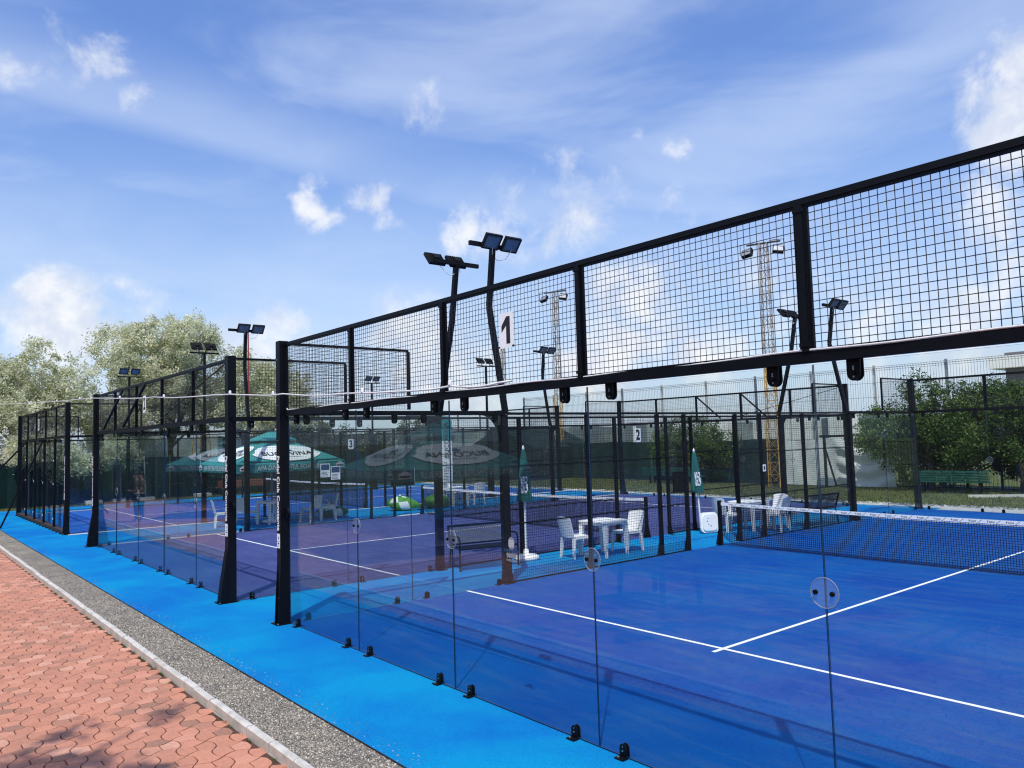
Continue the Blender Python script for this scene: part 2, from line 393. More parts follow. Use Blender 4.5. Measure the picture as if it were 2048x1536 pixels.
# gravel strip
t = NT('gravel'); v = t.n('ShaderNodeTexVoronoi'); g = t.n('ShaderNodeNewGeometry'); t.l(g.outputs['Position'], v.inputs['Vector']); v.inputs['Scale'].default_value = 95
big = t.noise(2.2, 6, .65, 'World')
k = t.ramp(v.outputs['Color'], (.0, (.05, .047, .042)), (.3, (.15, .14, .125)), (.55, (.30, .28, .24)), (.8, (.52, .46, .36)), (1, (.74, .69, .58)))
k = t.mix(1, k, t.ramp(big, (.3, (.62, .6, .62)), (.7, (1.2, 1.15, 1.05))), 'MULTIPLY')
t.col(k).set(.9, 0, .3).bump(v.outputs['Distance'], 1, .012); MAT['gravel'] = t.m
gs = struct('gravel_strip', sheet('gravel_strip', -40, 14, -1.875, -1.345, -.013, MAT['gravel'], 60, 1)); gs['kind'] = 'structure'
def scatter_stones(n, x0, x1, y0, y1, z, smin, smax):
    P = rng.uniform(size=(n, 3)); P[:, 0] = x1-(x1-x0)*P[:, 0]**1.6; P[:, 1] = y0+(y1-y0)*P[:, 1]; P[:, 2] = z
    base = np.array([(1,0,0),(.3,.9,0),(-.8,.5,0),(-.7,-.7,0),(.4,-.9,0),(.1,0,.7),(0,0,-.4)], float)
    fs = [(0,1,5),(1,2,5),(2,3,5),(3,4,5),(4,0,5)]
    V = []; Fs = []
    ang = rng.uniform(0, 6.28, n); sz = rng.uniform(smin, smax, n)*rng.uniform(.7, 1.3, n)
    c, s = np.cos(ang), np.sin(ang)
    bb = base[:6][None]*(1+rng.normal(0, .18, (n, 6, 3)))*sz[:, None, None]
    x = bb[..., 0]*c[:, None]-bb[..., 1]*s[:, None]; y = (bb[..., 0]*s[:, None]+bb[..., 1]*c[:, None])*.8
    V = np.stack([x+P[:, :1], y+P[:, 1:2], bb[..., 2]+P[:, 2:]], -1).reshape(-1, 3)
    Fs = (np.array(fs)[None]+(np.arange(n)*6)[:, None, None]).reshape(-1, 3)
    return V, Fs, rng.uniform(0, 1, n)
def np_mesh(name, V, Fs, rnd=None, mat=None, per=None):
    me = bpy.data.meshes.new(name); n = len(Fs); k = Fs.shape[1]
    me.vertices.add(len(V)); me.vertices.foreach_set('co', V.astype(np.float32).ravel())
    me.loops.add(n*k); me.loops.foreach_set('vertex_index', Fs.astype(np.int32).ravel())
    me.polygons.add(n); me.polygons.foreach_set('loop_start', np.arange(0, n*k, k, dtype=np.int32)); me.update(calc_edges=True)
    if rnd is not None:
        at = me.attributes.new('rnd', 'FLOAT', 'FACE'); at.data.foreach_set('value', np.repeat(rnd, per).astype(np.float32))
    if mat: me.materials.append(MAT[mat] if isinstance(mat, str) else mat)
    return me
t = NT('gravel stone'); at = t.n('ShaderNodeAttribute'); at.attribute_name = 'rnd'
t.col(t.ramp(at.outputs['Fac'], (0, (.045, .042, .038)), (.35, (.13, .12, .105)), (.62, (.25, .225, .19)), (.86, (.46, .39, .30)), (1, (.72, .68, .58)))).set(.85); MAT['stone'] = t.m
V, Fs, rd = scatter_stones(30000, -9, 6.5, -1.865, -1.35, -.012, .0045, .010)
link('gravel', np_mesh('gravel', V, Fs, rd, 'stone', 5), None, kind='stuff', label='loose grey gravel filling the strip between kerb and blue apron')

V, Fs, rd = scatter_stones(900, -14, 6.5, 0, 1, .0012, .003, .007)
yy_ = -1.335+np.abs(rng.normal(0, .10, 900)); dy_ = np.repeat(yy_, 6); ctr = V.reshape(-1, 6, 3)[:, :, 1].mean(1); V[:, 1] += dy_-np.repeat(ctr, 6)
link('spilled_gravel', np_mesh('spilled_gravel', V, Fs, rd, 'stone', 5), None, kind='stuff', label='loose gravel grains spilled onto the edge of the blue apron')
# kerb
t = NT('kerb concrete'); a = t.noise(5, 7, .7, 'World'); bnz = t.noise(70, 3, .6, 'World')
k = t.ramp(a, (.28, (.38, .36, .31)), (.5, (.58, .55, .50)), (.75, (.68, .655, .60)))
t.col(t.mix(1, k, t.ramp(bnz, (.3, (.88,)*3), (.7, (1.08,)*3)), 'MULTIPLY')).set(.92, 0, .2).bump(bnz, .3, .004); MAT['kerb'] = t.m
kerb = struct('kerb', MB().box(-40, 14, -1.945, -1.885, -.14, -.075).mesh('kerb', 'kerb'))
kms = []
for s in range(5):
    b = MB(); L = .481/2; j = lambda: random.uniform(-.002, .002)
    prof = [(-.035, -.13), (.035, -.13), (.036, .008+j()), (.026, .020+j()), (-.020+j(), .021+j()), (-.036, .010+j())]
    n = len(prof); v = [(-L, y, z) for y, z in prof]+[(L, y, z) for y, z in prof]
    b.add(v, [tuple(range(n)), tuple(reversed(range(n, 2*n)))]+[(i, n+i, n+(i+1) % n, (i+1) % n) for i in range(n)]); kms.append(b.mesh('kerb_stone', 'kerb'))
x = 6.28
while x > -24:
    o = link('kerb_stone', random.choice(kms), kerb, (x, -1.913+random.uniform(-.006, .006), random.uniform(-.006, .004)), random.uniform(-.012, .012)); x -= .4935
b = MB().box(-40, -24.1, -1.95, -1.88, -.13, .018); link('kerb_stone', b.mesh('kerb_far', 'kerb'), kerb, kind='stuff')

# brick pavement of interlocking wavy pavers
t = NT('paver'); at = t.n('ShaderNodeAttribute'); at.attribute_name = 'rnd'
a = t.noise(1.1, 7, .65, 'World', dist=.5); bz = t.noise(38, 5, .7, 'World'); c_ = t.noise(7, 5, .6, 'World')
k = t.ramp(at.outputs['Fac'], (0, (.35, .18, .125)), (.35, (.51, .228, .148)), (.75, (.58, .258, .168)), (1, (.63, .33, .23)))
k = t.mix(1, k, t.ramp(bz, (.25, (.80,)*3), (.7, (1.10,)*3)), 'MULTIPLY')
dirt = t.n('ShaderNodeMapRange'); t.l(a, dirt.inputs[0]); dirt.inputs[1].default_value = .52; dirt.inputs[2].default_value = .72; dirt.inputs[4].default_value = .42
k = t.mix(dirt.outputs[0], k, (.20, .13, .11))
d2 = t.n('ShaderNodeMapRange'); t.l(c_, d2.inputs[0]); d2.inputs[1].default_value = .58; d2.inputs[2].default_value = .75; d2.inputs[4].default_value = .35
k = t.mix(d2.outputs[0], k, (.22, .16, .14))
t.col(k).set(.88, 0, .25).bump(bz, .35, .004); MAT['paver'] = t.m
MAT['joint'] = simple('joint soil', (.085, .04, .03), 1, 0, .3, 30)
BZ = -.07
pav = struct('brick_pavement', sheet('brick_pavement', -60, 20, -30, -1.94, BZ-.012, MAT['joint']))
PX, PY = .448, .2255
def wave(u): return .047*math.sin(2*math.pi*u/PX)+.006*math.sin(6*math.pi*u/PX)
def cell_pieces():
    """four pieces of a cell between lower chain y=0 and upper chain y=PY; lower chain wave(x), upper chain wave(x+PX/2) = opposite phase"""
    lo = lambda x: wave(x); hi = lambda x: PY+wave(x+PX/2)
    # lower chain: max at PX/4, min at 3PX/4 ; upper: max at 3PX/4, min at PX/4
    mid = PY/2; xm = PX*.75; w1, w2 = PX*.25, .062
    def side(sx, ys):   # curve from lower inflection to stub end to upper inflection
        out = []
        for y in ys:
            tt = (y-0)/PY; prof = w2+(w1-w2)*(abs(2*tt-1)**1.7); out.append((xm+sx*prof, y))
        return out
    N = 5
    up = [(xm-w2, mid), (xm+w2, mid)]+side(1, [mid+(PY-mid)*i/4 for i in range(1, 4)])+[(xm+w1-(2*w1)*i/8, hi(xm+w1-(2*w1)*i/8)) for i in range(0, 9)]+side(-1, [mid+(PY-mid)*i/4 for i in (3, 2, 1)])
    dn = [(xm+w2, mid), (xm-w2, mid)]+side(-1, [mid-mid*i/4 for i in range(1, 4)])+[(xm-w1+(2*w1)*i/8, lo(xm-w1+(2*w1)*i/8)) for i in range(0, 9)]+side(1, [mid-mid*i/4 for i in (3, 2, 1)])
    xc = PX*.25
    ys = [PY*i/8 for i in range(1, 8)]
    left = [(xc, lo(xc)), (xc, hi(xc))]
    L = [(xc-(w1)*i/4, hi(xc-w1*i/4)) for i in range(1, 5)]
    ls = [(x-PX, y) for x, y in side(1, list(reversed(ys)))]
    L2 = [(xc-w1+w1*i/4, lo(xc-w1+w1*i/4)) for i in range(0, 4)]
    left = left+L+ls+L2
    right = [(xc, hi(xc)), (xc, lo(xc))]+[(xc+w1*i/4, lo(xc+w1*i/4)) for i in range(1, 5)]+side(-1, ys)+[(xc+w1-w1*i/4, hi(xc+w1-w1*i/4)) for i in range(0, 4)]
    res = []
    for p in (up, dn, left, right):
        q = [p[0]]
        for pt in p[1:]:
            if (pt[0]-q[-1][0])**2+(pt[1]-q[-1][1])**2 > 1e-6: q.append(pt)
        if (q[0][0]-q[-1][0])**2+(q[0][1]-q[-1][1])**2 < 1e-6: q.pop()
        A = sum(q[i][0]*q[(i+1) % len(q)][1]-q[(i+1) % len(q)][0]*q[i][1] for i in range(len(q)))
        if A < 0: q.reverse()
        res.append(q)
    return res
def inset(poly, d):
    n = len(poly); out = []
    for i in range(n):
        p0, p1, p2 = Vector(poly[i-1]), Vector(poly[i]), Vector(poly[(i+1) % n])
        a, c = (p1-p0).normalized(), (p2-p1).normalized(); nn = Vector((-a.y-c.y, a.x+c.x))
        if nn.length < 1e-6: nn = Vector((-a.y, a.x))
        nn.normalize(); k = max(.45, nn.dot(Vector((-a.y, a.x)))); out.append(tuple(p1+nn*(d/k)))
    return out
CELL = cell_pieces(); CENT = [(sum(x for x, y in p)/len(p), sum(y for x, y in p)/len(p)) for p in CELL]
def paver_geo(kind, rv):
    p = CELL[kind]; cx, cy = CENT[kind]; p = [(x-cx, y-cy) for x, y in p]
    a = inset(p, .0046); b_ = inset(p, .0092); n = len(p)
    v = [(x, y, -.014) for x, y in a]+[(x, y, -.0035) for x, y in a]+[(x, y, 0) for x, y in b_]
    f = [tuple(range(2*n, 3*n))]
    for i in range(n):
        j = (i+1) % n; f += [(i, j, n+j, n+i), (n+i, n+j, 2*n+j, 2*n+i)]
    return v, f
PM = {}
for kd in range(4):
    for rv in range(7):
        v, f = paver_geo(kd, rv); me = bpy.data.meshes.new('brick'); me.from_pydata(v, [], f); me.materials.append(MAT['paver'])
        at = me.attributes.new('rnd', 'FLOAT', 'FACE'); at.data.foreach_set('value', [rv/6]*len(f)); PM[kd, rv] = me
pieces = []
OX, OY = 3.182, -2.925
for r in range(-26, 5):
    for c in range(-52, 12):
        ox = OX+c*PX+(PX/2 if r % 2 else 0); oy = OY+r*PY
        for kd in range(4):
            x, y = ox+CENT[kd][0], oy+CENT[kd][1]
            if y > -1.975 or x < -18 or x > 8: continue
            d = math.hypot(x-CX, y-CY); pieces.append((0 if in_view(x, y, BZ, -10) else 1, d, kd, x, y))
pieces.sort()
sv, sf, sr = [], [], []
GEO = {kd: paver_geo(kd, 0) for kd in range(4)}
for i, (iv, d, kd, x, y) in enumerate(pieces):
    rv = min(6, max(0, int(random.gauss(3.6, 1.5)))); dz = random.uniform(-.0025, .0015); tl = (random.uniform(-.008, .008), random.uniform(-.008, .008))
    if i < 300:
        o = link('brick', PM[kd, rv], pav, (x, y, BZ+dz)); o.rotation_euler = (tl[0], tl[1], 0)
    else:
        v, f = GEO[kd]; o0 = len(sv); sv += [(a+x, b_+y, c+BZ+dz+a*tl[0]+b_*tl[1]) for a, b_, c in v]; sf += [tuple(o0+k for k in q) for q in f]; sr += [rv/6]*len(f)
me = bpy.data.meshes.new('brick'); me.from_pydata(sv, [], sf); me.materials.append(MAT['paver']); at = me.attributes.new('rnd', 'FLOAT', 'FACE'); at.data.foreach_set('value', sr)
link('brick', me, pav, kind='stuff')
b = MB(); 
b.box(-60, -18, -30, -1.95, BZ-.010, BZ); b.box(8, 20, -30, -1.95, BZ-.010, BZ); b.box(-18, 8, -30, -8.9, BZ-.010, BZ)
t2 = NT('paver far'); bk = t2.noise(9, 5, .7, 'World'); t2.col(t2.ramp(bk, (.3, (.30, .125, .095)), (.6, (.46, .185, .13)))).set(.9); link('brick', b.mesh('brick_far', t2.m), pav, kind='stuff')
# weeds and soil along the kerb
def blades(name, n, f_xy, h0, h1, w, mat, z=0):
    P = np.array([f_xy() for _ in range(n)]); a = rng.uniform(0, 6.28, n); h = rng.uniform(h0, h1, n); lx = rng.normal(0, .35, n)*h; ly = rng.normal(0, .35, n)*h
    dx, dy = np.cos(a)*w, np.sin(a)*w; Z = np.full(n, z)
    V = np.stack([np.stack([P[:, 0]-dx, P[:, 1]-dy, Z], 1), np.stack([P[:, 0]+dx, P[:, 1]+dy, Z], 1), np.stack([P[:, 0]+lx, P[:, 1]+ly, Z+h], 1)], 1).reshape(-1, 3)
    return np_mesh(name, V, np.arange(3*n).reshape(-1, 3), rng.uniform(0, 1, n), mat, 1)
def kx():
    c = rng.uniform(-6, 6.2); return (c+rng.normal(0, .03), -1.955-abs(rng.normal(0, .012)))
cl = rng.uniform(-6, 6.2, 70)
def kx(): return (cl[rng.integers(70)]+rng.normal(0, .03), -1.957-abs(rng.normal(0, .012)))
link('weeds', blades('weeds', 1800, kx, .008, .035, .0025, 'grass_blade', -.08), None, kind='stuff', label='small weeds growing in the joint along the kerb')

# grass behind the courts
t = NT('lawn'); a = t.noise(1.3, 7, .65, 'World'); b2 = t.noise(30, 4, .7, 'World')
k = t.ramp(a, (.32, (.075, .095, .03)), (.6, (.14, .155, .055)), (.8, (.22, .19, .10)))
t.col(t.mix(1, k, t.ramp(b2, (.3, (.7,)*3), (.7, (1.2,)*3)), 'MULTIPLY')).set(1, 0, .1); MAT['lawn'] = t.m
b = MB()
for (x0, x1, y0, y1) in ((-33, 14, 21.05, 60), (-60, -29.2, -1.9, 60)): b.add([(x0,y0,-.02),(x1,y0,-.02),(x1,y1,-.02),(x0,y1,-.02)], [(0,1,2,3)])
struct('lawn', b.mesh('lawn', 'lawn'))
def gxy():
    if rng.random() < .78: return (rng.uniform(-30, 4), rng.uniform(21.1, 28.5))
    return (rng.uniform(-30.9, -29.2), rng.uniform(-1, 22))
link('grass', blades('grass', 60000, gxy, .02, .09, .012, 'grass_blade', -.02), None, kind='stuff', label='mown dry green grass behind the courts')
b = MB()
V, Fs, rd = scatter_stones(5000, -29, 10, 20.98, 21.38, .0, .02, .065); MAT['rub'] = MAT['stone']
t = NT('rubble stone'); at = t.n('ShaderNodeAttribute'); at.attribute_name = 'rnd'; t.col(t.ramp(at.outputs['Fac'], (0, (.16, .15, .11)), (.5, (.38, .36, .31)), (1, (.60, .58, .52)))).set(.95); 
link('rubble_edging', np_mesh('rubble_edging', V, Fs, rd, t.m, 5), None, kind='stuff', label='broken stone edging between concrete path and grass')

# ------------------------------------------------------------------ padel enclosures
def grid(w, h, step, tk, ox=0, oz=0):
    b = MB(); n = max(1, round(w/step)); m = max(1, round(h/step))
    for i in range(n+1):
        x = w*i/n; b.add([(x-tk/2,0,0),(x,tk/2,0),(x+tk/2,0,0),(x,-tk/2,0),(x-tk/2,0,h),(x,tk/2,h),(x+tk/2,0,h),(x,-tk/2,h)], [(0,1,5,4),(1,2,6,5),(2,3,7,6),(3,0,4,7)])
    for j in range(m+1):
        z = h*j/m; y = tk*.55; b.add([(0,y,z-tk/2),(0,y+tk/2,z),(0,y,z+tk/2),(0,y-tk/2,z),(w,y,z-tk/2),(w,y+tk/2,z),(w,y,z+tk/2),(w,y-tk/2,z)], [(0,1,5,4),(1,2,6,5),(2,3,7,6),(3,0,4,7)])
    return b
_gc = {}
def gmesh(w, h, tk=.0064, step=.05):
    k = (round(w, 3), round(h, 3), tk, step)
    if k not in _gc: _gc[k] = grid(w, h, step, tk).mesh('wire_mesh', 'wire')
    return _gc[k]
def glass_mesh(w, h):
    k = ('g', w, h)
    if k not in _gc:
        b = MB(); T = .006
        b.add([(0,-T,0),(w,-T,0),(w,T,0),(0,T,0),(0,-T,h),(w,-T,h),(w,T,h),(0,T,h)], [(0,1,5,4),(2,3,7,6)], 0)
        b.f += [(0,3,2,1),(4,5,6,7),(1,2,6,5),(3,0,4,7)]; b.mi += [1]*4
        _gc[k] = b.mesh('glass_panel', ['glass', 'glass_edge'])
    return _gc[k]
def clamp_mesh():
    b = MB(); poly = [(-.034, 0), (.034, 0), (.034, .072)]+[(.034*math.cos(a), .072+.034*math.sin(a)) for a in [math.pi*i/8 for i in range(1, 8)]]+[(-.034, .072)]
    b.prism(poly, FR((0, -.014, 0), (1, 0, 0), (0, 0, 1)), .010)      # outer plate (normal -y)
    b.prism(poly, FR((0, .018, 0), (1, 0, 0), (0, 0, 1)), .008)
    b.box(-.045, .045, -.075, -.014, 0, .010)
    b.lathe([(.009, 0), (.009, .008)], 6, (-.02, -.055, .010), 1)
    b.prism([(.007*math.cos(a), .055+.007*math.sin(a)) for a in [math.pi*i/3 for i in range(6)]], FR((0, -.024, 0), (1, 0, 0), (0, 0, 1)), .006, 1)
    b.prism([(-.003, .078), (.003, .078), (.003, .092), (-.003, .092)], FR((0, -.0245, 0), (1, 0, 0), (0, 0, 1)), .003, 1)
    return b.mesh('clamp', ['black', 'steel'])
def top_clamp_mesh():
    b = MB(); poly = [(-.042, .02), (-.042, -.088)]+[(.042*math.cos(a), -.088+.042*math.sin(a)) for a in [math.pi+math.pi*i/8 for i in range(1, 8)]]+[(.042, -.088), (.042, .02)]
    for y in (-.014, .024): b.prism(poly, FR((0, y, 0), (1, 0, 0), (0, 0, 1)), .010)
    for z0, z1 in ((-.066, -.040), (-.110, -.100)): b.box(-.005, .005, -.027, -.0245, z0, z1, 1)
    b.box(-.012, .012, -.030, -.024, -.090, -.074, 0)
    return b.mesh('top_clamp', ['black', 'steel'])
def disc_mesh():
    b = MB(); poly = [(.093*math.cos(2*math.pi*i/24), .093*math.sin(2*math.pi*i/24)) for i in range(24)]
    b.prism(poly, FR((0, -.008, 0), (1, 0, 0), (0, 0, 1)), .008, 0)
    rim = [(.093*math.cos(2*math.pi*i/24), -.0125, .093*math.sin(2*math.pi*i/24)) for i in range(25)]
    b.tube(rim, .0028, 5, 2, False)
    for x in (-.055, .055):
        b.prism([(x+.016*math.cos(a), .016*math.sin(a)) for a in [math.pi*i/4 for i in range(8)]], FR((0, -.0165, 0), (1, 0, 0), (0, 0, 1)), .014, 1)
    return b.mesh('joint_disc', ['acrylic', 'black', 'galv'])
CL, TCL, DISC = clamp_mesh(), top_clamp_mesh(), disc_mesh()
ZB, ZT = 2.90, 3.94

def padel_text(x0, w, y, mat_parent):
    """white lettering reading downwards on the outer (-Y) face of a corner post"""
    M = FR((x0, y-.0012, 1.81), (0, 0, -1), (1, 0, 0))
    me = text_mesh('Padel Club Constanta', .118, M, 'white', .0022, xs=1.0)
    xs = [v.co.z for v in me.vertices]; L = max(xs)-min(xs); s = 1.05/L
    for v in me.vertices: v.co.z = 1.81+(v.co.z-1.81)*s
    link('lettering', me, mat_parent)
    b = MB(); b.box(x0-w*.36, x0+w*.36, y-.0015, y, 1.045, 1.245); 
    b.box(x0-w*.20, x0+w*.20, y-.0022, y-.0016, 1.10, 1.118, 1)
    for k in range(4): b.box(x0-w*.26+k*w*.13, x0-w*.26+k*w*.13+w*.09, y-.0022, y-.0016, 1.128+.006*(k % 2), 1.140+.006*(k % 2), 1)
    b.lathe([(.018, 0), (.018, .0006)], 12, (0, 0, 0), 2)
    for i in range(len(b.v)-24, len(b.v)): X, Y, Z = b.v[i]; b.v[i] = (x0+X, y-.0016-Z, 1.185+Y*1.3)
    for k in range(3): b.box(x0-w*.2, x0+w*.2-k*.01, y-.0022, y-.0016, 1.062+k*.011, 1.066+k*.011, 2)
    link('sticker', b.mesh('sticker', ['white', 'blueink', 'galv']), mat_parent)

def bolt_row(pts):
    b = MB()
    for (x, y, z) in pts: b.prism([(.008*math.cos(math.pi*i/3), .008*math.sin(math.pi*i/3)) for i in range(6)], FR((x, y, z), (1, 0, 0), (0, 0, 1)), .004)
    return b
def enclosure(xl, idx, label):
    xr = xl+10
    E = thing('padel_enclosure', label, 'padel court', (xl+5, 10, 0), 0, 'glass and mesh padel court enclosures in a row')
    inv = (-(xl+5), -10, 0)
    wt_ = (.0054, .0052, .0042)[idx]
    def P(name, me, loc=(0, 0, 0), rz=0, par=None, **k):
        return link(name, me, E, (loc[0]+inv[0], loc[1]+inv[1], loc[2]), rz, **k)
    def sub(name, me, par, **k):
        return link(name, me, par, (0, 0, 0), 0, **k)
    dust = 'black'
    # corner posts
    pw = .135
    for (px, py, sx, sy) in ((xl, 0, -1, -1), (xr, 0, 1, -1), (xl, 20, -1, 1), (xr, 20, 1, 1)):
        x0, x1 = (px-pw, px) if sx < 0 else (px-.105, px+.05)
        y0, y1 = (py-.13, py+.0) if sy < 0 else (py, py+.13)
        b = MB(); b.box(x0, x1, y0, y1, 0.012, ZT+.03)
        if not (idx == 0 and sx < 0 and sy < 0):
            g = .13 if idx == 1 else (.10 if idx == 0 else .02)
        else: g = .045
        for xx in (x0+.004, x1-.014):
            b.prism([(0, 0), (g, 0), (g*.7, .3), (0, .85)], FR((xx, y0 if sy < 0 else y1, .013), (0, sy, 0), (0, 0, 1)), .010 if sy > 0 else -.010)
        if g > .06:
            yy = lambda d_: y0-d_ if sy < 0 else y1+d_
            b.add([(x0+.004, yy(g), .013), (x1-.004, yy(g), .013), (x1-.004, yy(g*.7), .313), (x0+.004, yy(g*.7), .313), (x1-.004, yy(0), .863), (x0+.004, yy(0), .863)], [(0,1,2,3), (3,2,4,5)])
        b.box(x0-.05, x1+.04, y0-g-.03 if sy < 0 else y0-.02, y1+.02 if sy < 0 else y1+g+.03, .002, .012)
        for bx in (x0-.035, x1+.025):
            b.lathe([(.012, 0), (.012, .016)], 6, (bx, (y0-g-.012) if sy < 0 else y1+g+.012, .012), 1)
        post = P('corner_post', b.mesh('corner_post', ['black', 'steel']))
        post.location = inv
        if sy < 0:
            for zz in (.35, 2.55, 3.05, 3.7): link('bolt', bolt_row([((x0+x1)/2-.03, y0, zz)]).mesh('bolt', 'steel'), post)
        if sy < 0 and not (idx == 2 and sx < 0):
            padel_text((x0+x1)/2-.012, x1-x0, y0, post)
    # back walls
    for wy, s in ((0, -1), (20, 1)):
        M = (lambda y: y) 
        rz = 0 if s < 0 else math.pi
        X = lambda u: (xl+u) if s < 0 else (xr-u)
        for k in range(5):
            gl = P('glass_panel', glass_mesh(1.992, ZB-.02), (X(2*k+.004), wy, .012), rz+((R(.44)*(k % 2)-R(.22)) if idx == 1 and s < 0 else random.uniform(-.0008, .0008)))
            if idx < 2 or s < 0:
                for u in ((.27, 1.73) if True else ()):
                    P('clamp', CL, (X(2*k+u), wy, .002), rz); 
                    P('top_clamp', TCL, (X(2*k+u), wy, ZB), rz)
            gm = P('wire_mesh', gmesh(1.93, ZT-ZB-.12, wt_), (X(2*k+.035), wy-s*.0+s*.03, ZB+.078), rz, kind='stuff')
            b = MB()
            z0, z1 = ZB+.070, ZT-.041
            b.box(X(2*k)-.0, X(2*k)+s*0+.0001, wy, wy, z0, z0) if False else None
            for a, c in ((z0, z0+.018), (z1-.018, z1)):
                xa, xb = sorted((X(2*k+.03), X(2*k+1.97))); b.box(xa, xb, wy+s*.045-.012, wy+s*.045+.012, a, c)
            for u in (.03, 1.952):
                xa, xb = sorted((X(2*k+u), X(2*k+u+.018))); b.box(xa, xb, wy+s*.045-.012, wy+s*.045+.012, z0+.018, z1-.018)
            P('mesh_frame', b.mesh('mesh_frame', 'black')).location = inv
            if k < 4:
                b = MB(); xa = X(2*k+2); b.box(xa-.024, xa+.024, wy+s*.060-.02, wy+s*.060+.02, ZB+.069, ZT-.041)
                for zz in (ZB+.10, ZT-.09): b.box(xa-.036, xa+.036, wy+s*.083-.003, wy+s*.083+.003, zz, zz+.024)
                P('mesh_post', b.mesh('mesh_post', 'black')).location = inv
                if idx < 2: P('joint_disc', DISC, (xa, wy, 1.485), rz)
                if idx == 2 and s < 0:
                    b = MB(); b.box(xa-.035, xa+.035, -.12, -.05, .10, ZB); 
                    for zz in (.35, 1.45, 2.2): b.lathe([(.03, 0), (.03, .01)], 8, (0, 0, 0), 1); 
                    n8 = 16
                    for q, zz in enumerate((.35, 1.45, 2.2)):
                        for i in range(n8): 
                            vi = len(b.v)-3*n8+q*n8+i; vx, vy, vz = b.v[vi]; b.v[vi] = (xa+vx, -.121-vz, zz+vy)
                    P('wall_post', b.mesh('wall_post', ['black', 'plastic'])).location = inv
        ys = sorted((wy+s*.012, wy+s*.068))
        b = MB(); b.box(xl-.17, xr+.10, ys[0], ys[1], ZB, ZB+.068); P('wall_beam', b.mesh('wall_beam', 'black')).location = inv
        ys = sorted((wy+s*.030, wy+s*.064))
        b = MB(); b.box(xl-.001, xr+.0, ys[0], ys[1], ZT-.040, ZT+.002); P('top_rail', b.mesh('top_rail', 'black')).location = inv
        if idx == 2 and s < 0:
            b = MB(); b.box(xl-.1, xr, -.13, .02, .003, .10); P('base_beam', b.mesh('base_beam', 'brown_steel')).location = inv
            for u in np.arange(.3, 10, .62): P('anchor', MB().box(-.05, .05, -.2, -.131, .003, .03).mesh('anchor', 'black2'), (xl+u, 0, 0))
            for (ux, ox) in ((2.3, -.1), (6.0, -.2)):
                b = MB().bar((xl+ux, -.12, ZB), (xl+ux+ox, -2.6 if ux < 4 else -1.3, .0), .055); P('brace', b.mesh('brace', 'black')).location = inv
    # side walls
    for sx, s in ((xl, -1), (xr, 1)):
        for q, (y0, dirn) in enumerate(((0, 1), (20, -1))):
            for k in range(2):
                ya, yb = sorted((y0+dirn*2*k, y0+dirn*(2*k+2)))
                P('glass_panel', glass_mesh(1.992, ZB-.02), (sx, ya+.004, .012), R(90)+random.uniform(-.0008, .0008))
                if idx < 2:
                    for u in (.27, 1.73):
                        P('clamp', CL, (sx, ya+u, .002), R(-90) if s < 0 else R(90)); P('top_clamp', TCL, (sx, ya+u, ZB), R(-90) if s < 0 else R(90))
            ya, yb = sorted((y0+dirn*.0, y0+dirn*2))
            P('wire_mesh', gmesh(1.95, ZT-ZB-.14, wt_), (sx, ya+.02, ZB+.10), R(90), kind='stuff')
            b = MB(); b.box(sx-.02, sx+.02, ya, yb, ZT-.03, ZT+.006); ye = y0+dirn*2
            b.box(sx-.02, sx+.02, ye-.022, ye+.022, ZB+.09, ZT-.03); P('mesh_frame', b.mesh('mesh_frame', 'black')).location = inv
            ya, yb = sorted((y0, y0+dirn*3.95)); b = MB(); b.box(sx-.03 if s > 0 else sx-.05, sx+.05 if s > 0 else sx+.03, ya, yb, ZB, ZB+.07)
            P('wall_beam', b.mesh('wall_beam', 'black')).location = inv
            # strong post at 4 m with curved gusset
            yp = y0+dirn*4; b = MB(); ya, yb = sorted((yp-dirn*.13, yp)); xa, xb = (sx-.10, sx+.02) if s < 0 else (sx-.02, sx+.10)
            b.box(xa, xb, ya, yb, .012, ZB+.0)
            if idx < 2:
                pts = [(0, 0)]+[(-.36+.36*(1-math.cos(a)), -.55*(math.sin(a))) for a in [math.pi/2*i/7 for i in range(8)]]
                pts = [(0, 0), (-.42, 0)]+[(-.42+.42*math.sin(a), -.58*(1-math.cos(a))) for a in [math.pi/2*i/8 for i in range(1, 9)]]
                b.prism(pts, FR((sx+(-.05 if s < 0 else .05), yp-dirn*.13, ZB), (0, dirn, 0), (0, 0, 1)), .012)
            b.box(xa-.01, xb+.01, ya-.005, yb+.005, .012, .16)
            b.box(xa-.05, xb+.05, ya-.04, yb+.04, .002, .012)
            fl = [(-.0, 0), (.09, 0), (0, .62)]
            b.prism(fl, FR((xa if s < 0 else xb, (ya+yb)/2, .013), (s, 0, 0), (0, 0, 1)), .012)
            P('side_post', b.mesh('side_post', 'black2' if s < 0 and idx == 0 and q == 0 else 'black')).location = inv
        # mesh part from 4 to 8.9 and 10.8 to 16
        for (ya, yb) in ((4, 6), (6, 8.05), (8.05, 8.93), (10.8, 11.8), (11.8, 13.7), (13.7, 15.88)):
            w = yb-ya-.02
            P('wire_mesh', gmesh(w, ZB-.04, wt_), (sx, ya+.01, .02), R(90), kind='stuff')
            for z in (.022, 1.0, 2.0): P('frame_rail', MB().box(sx-.012, sx+.012, ya, yb, z-.011, z+.011).mesh('frame_rail', 'black')).location = inv
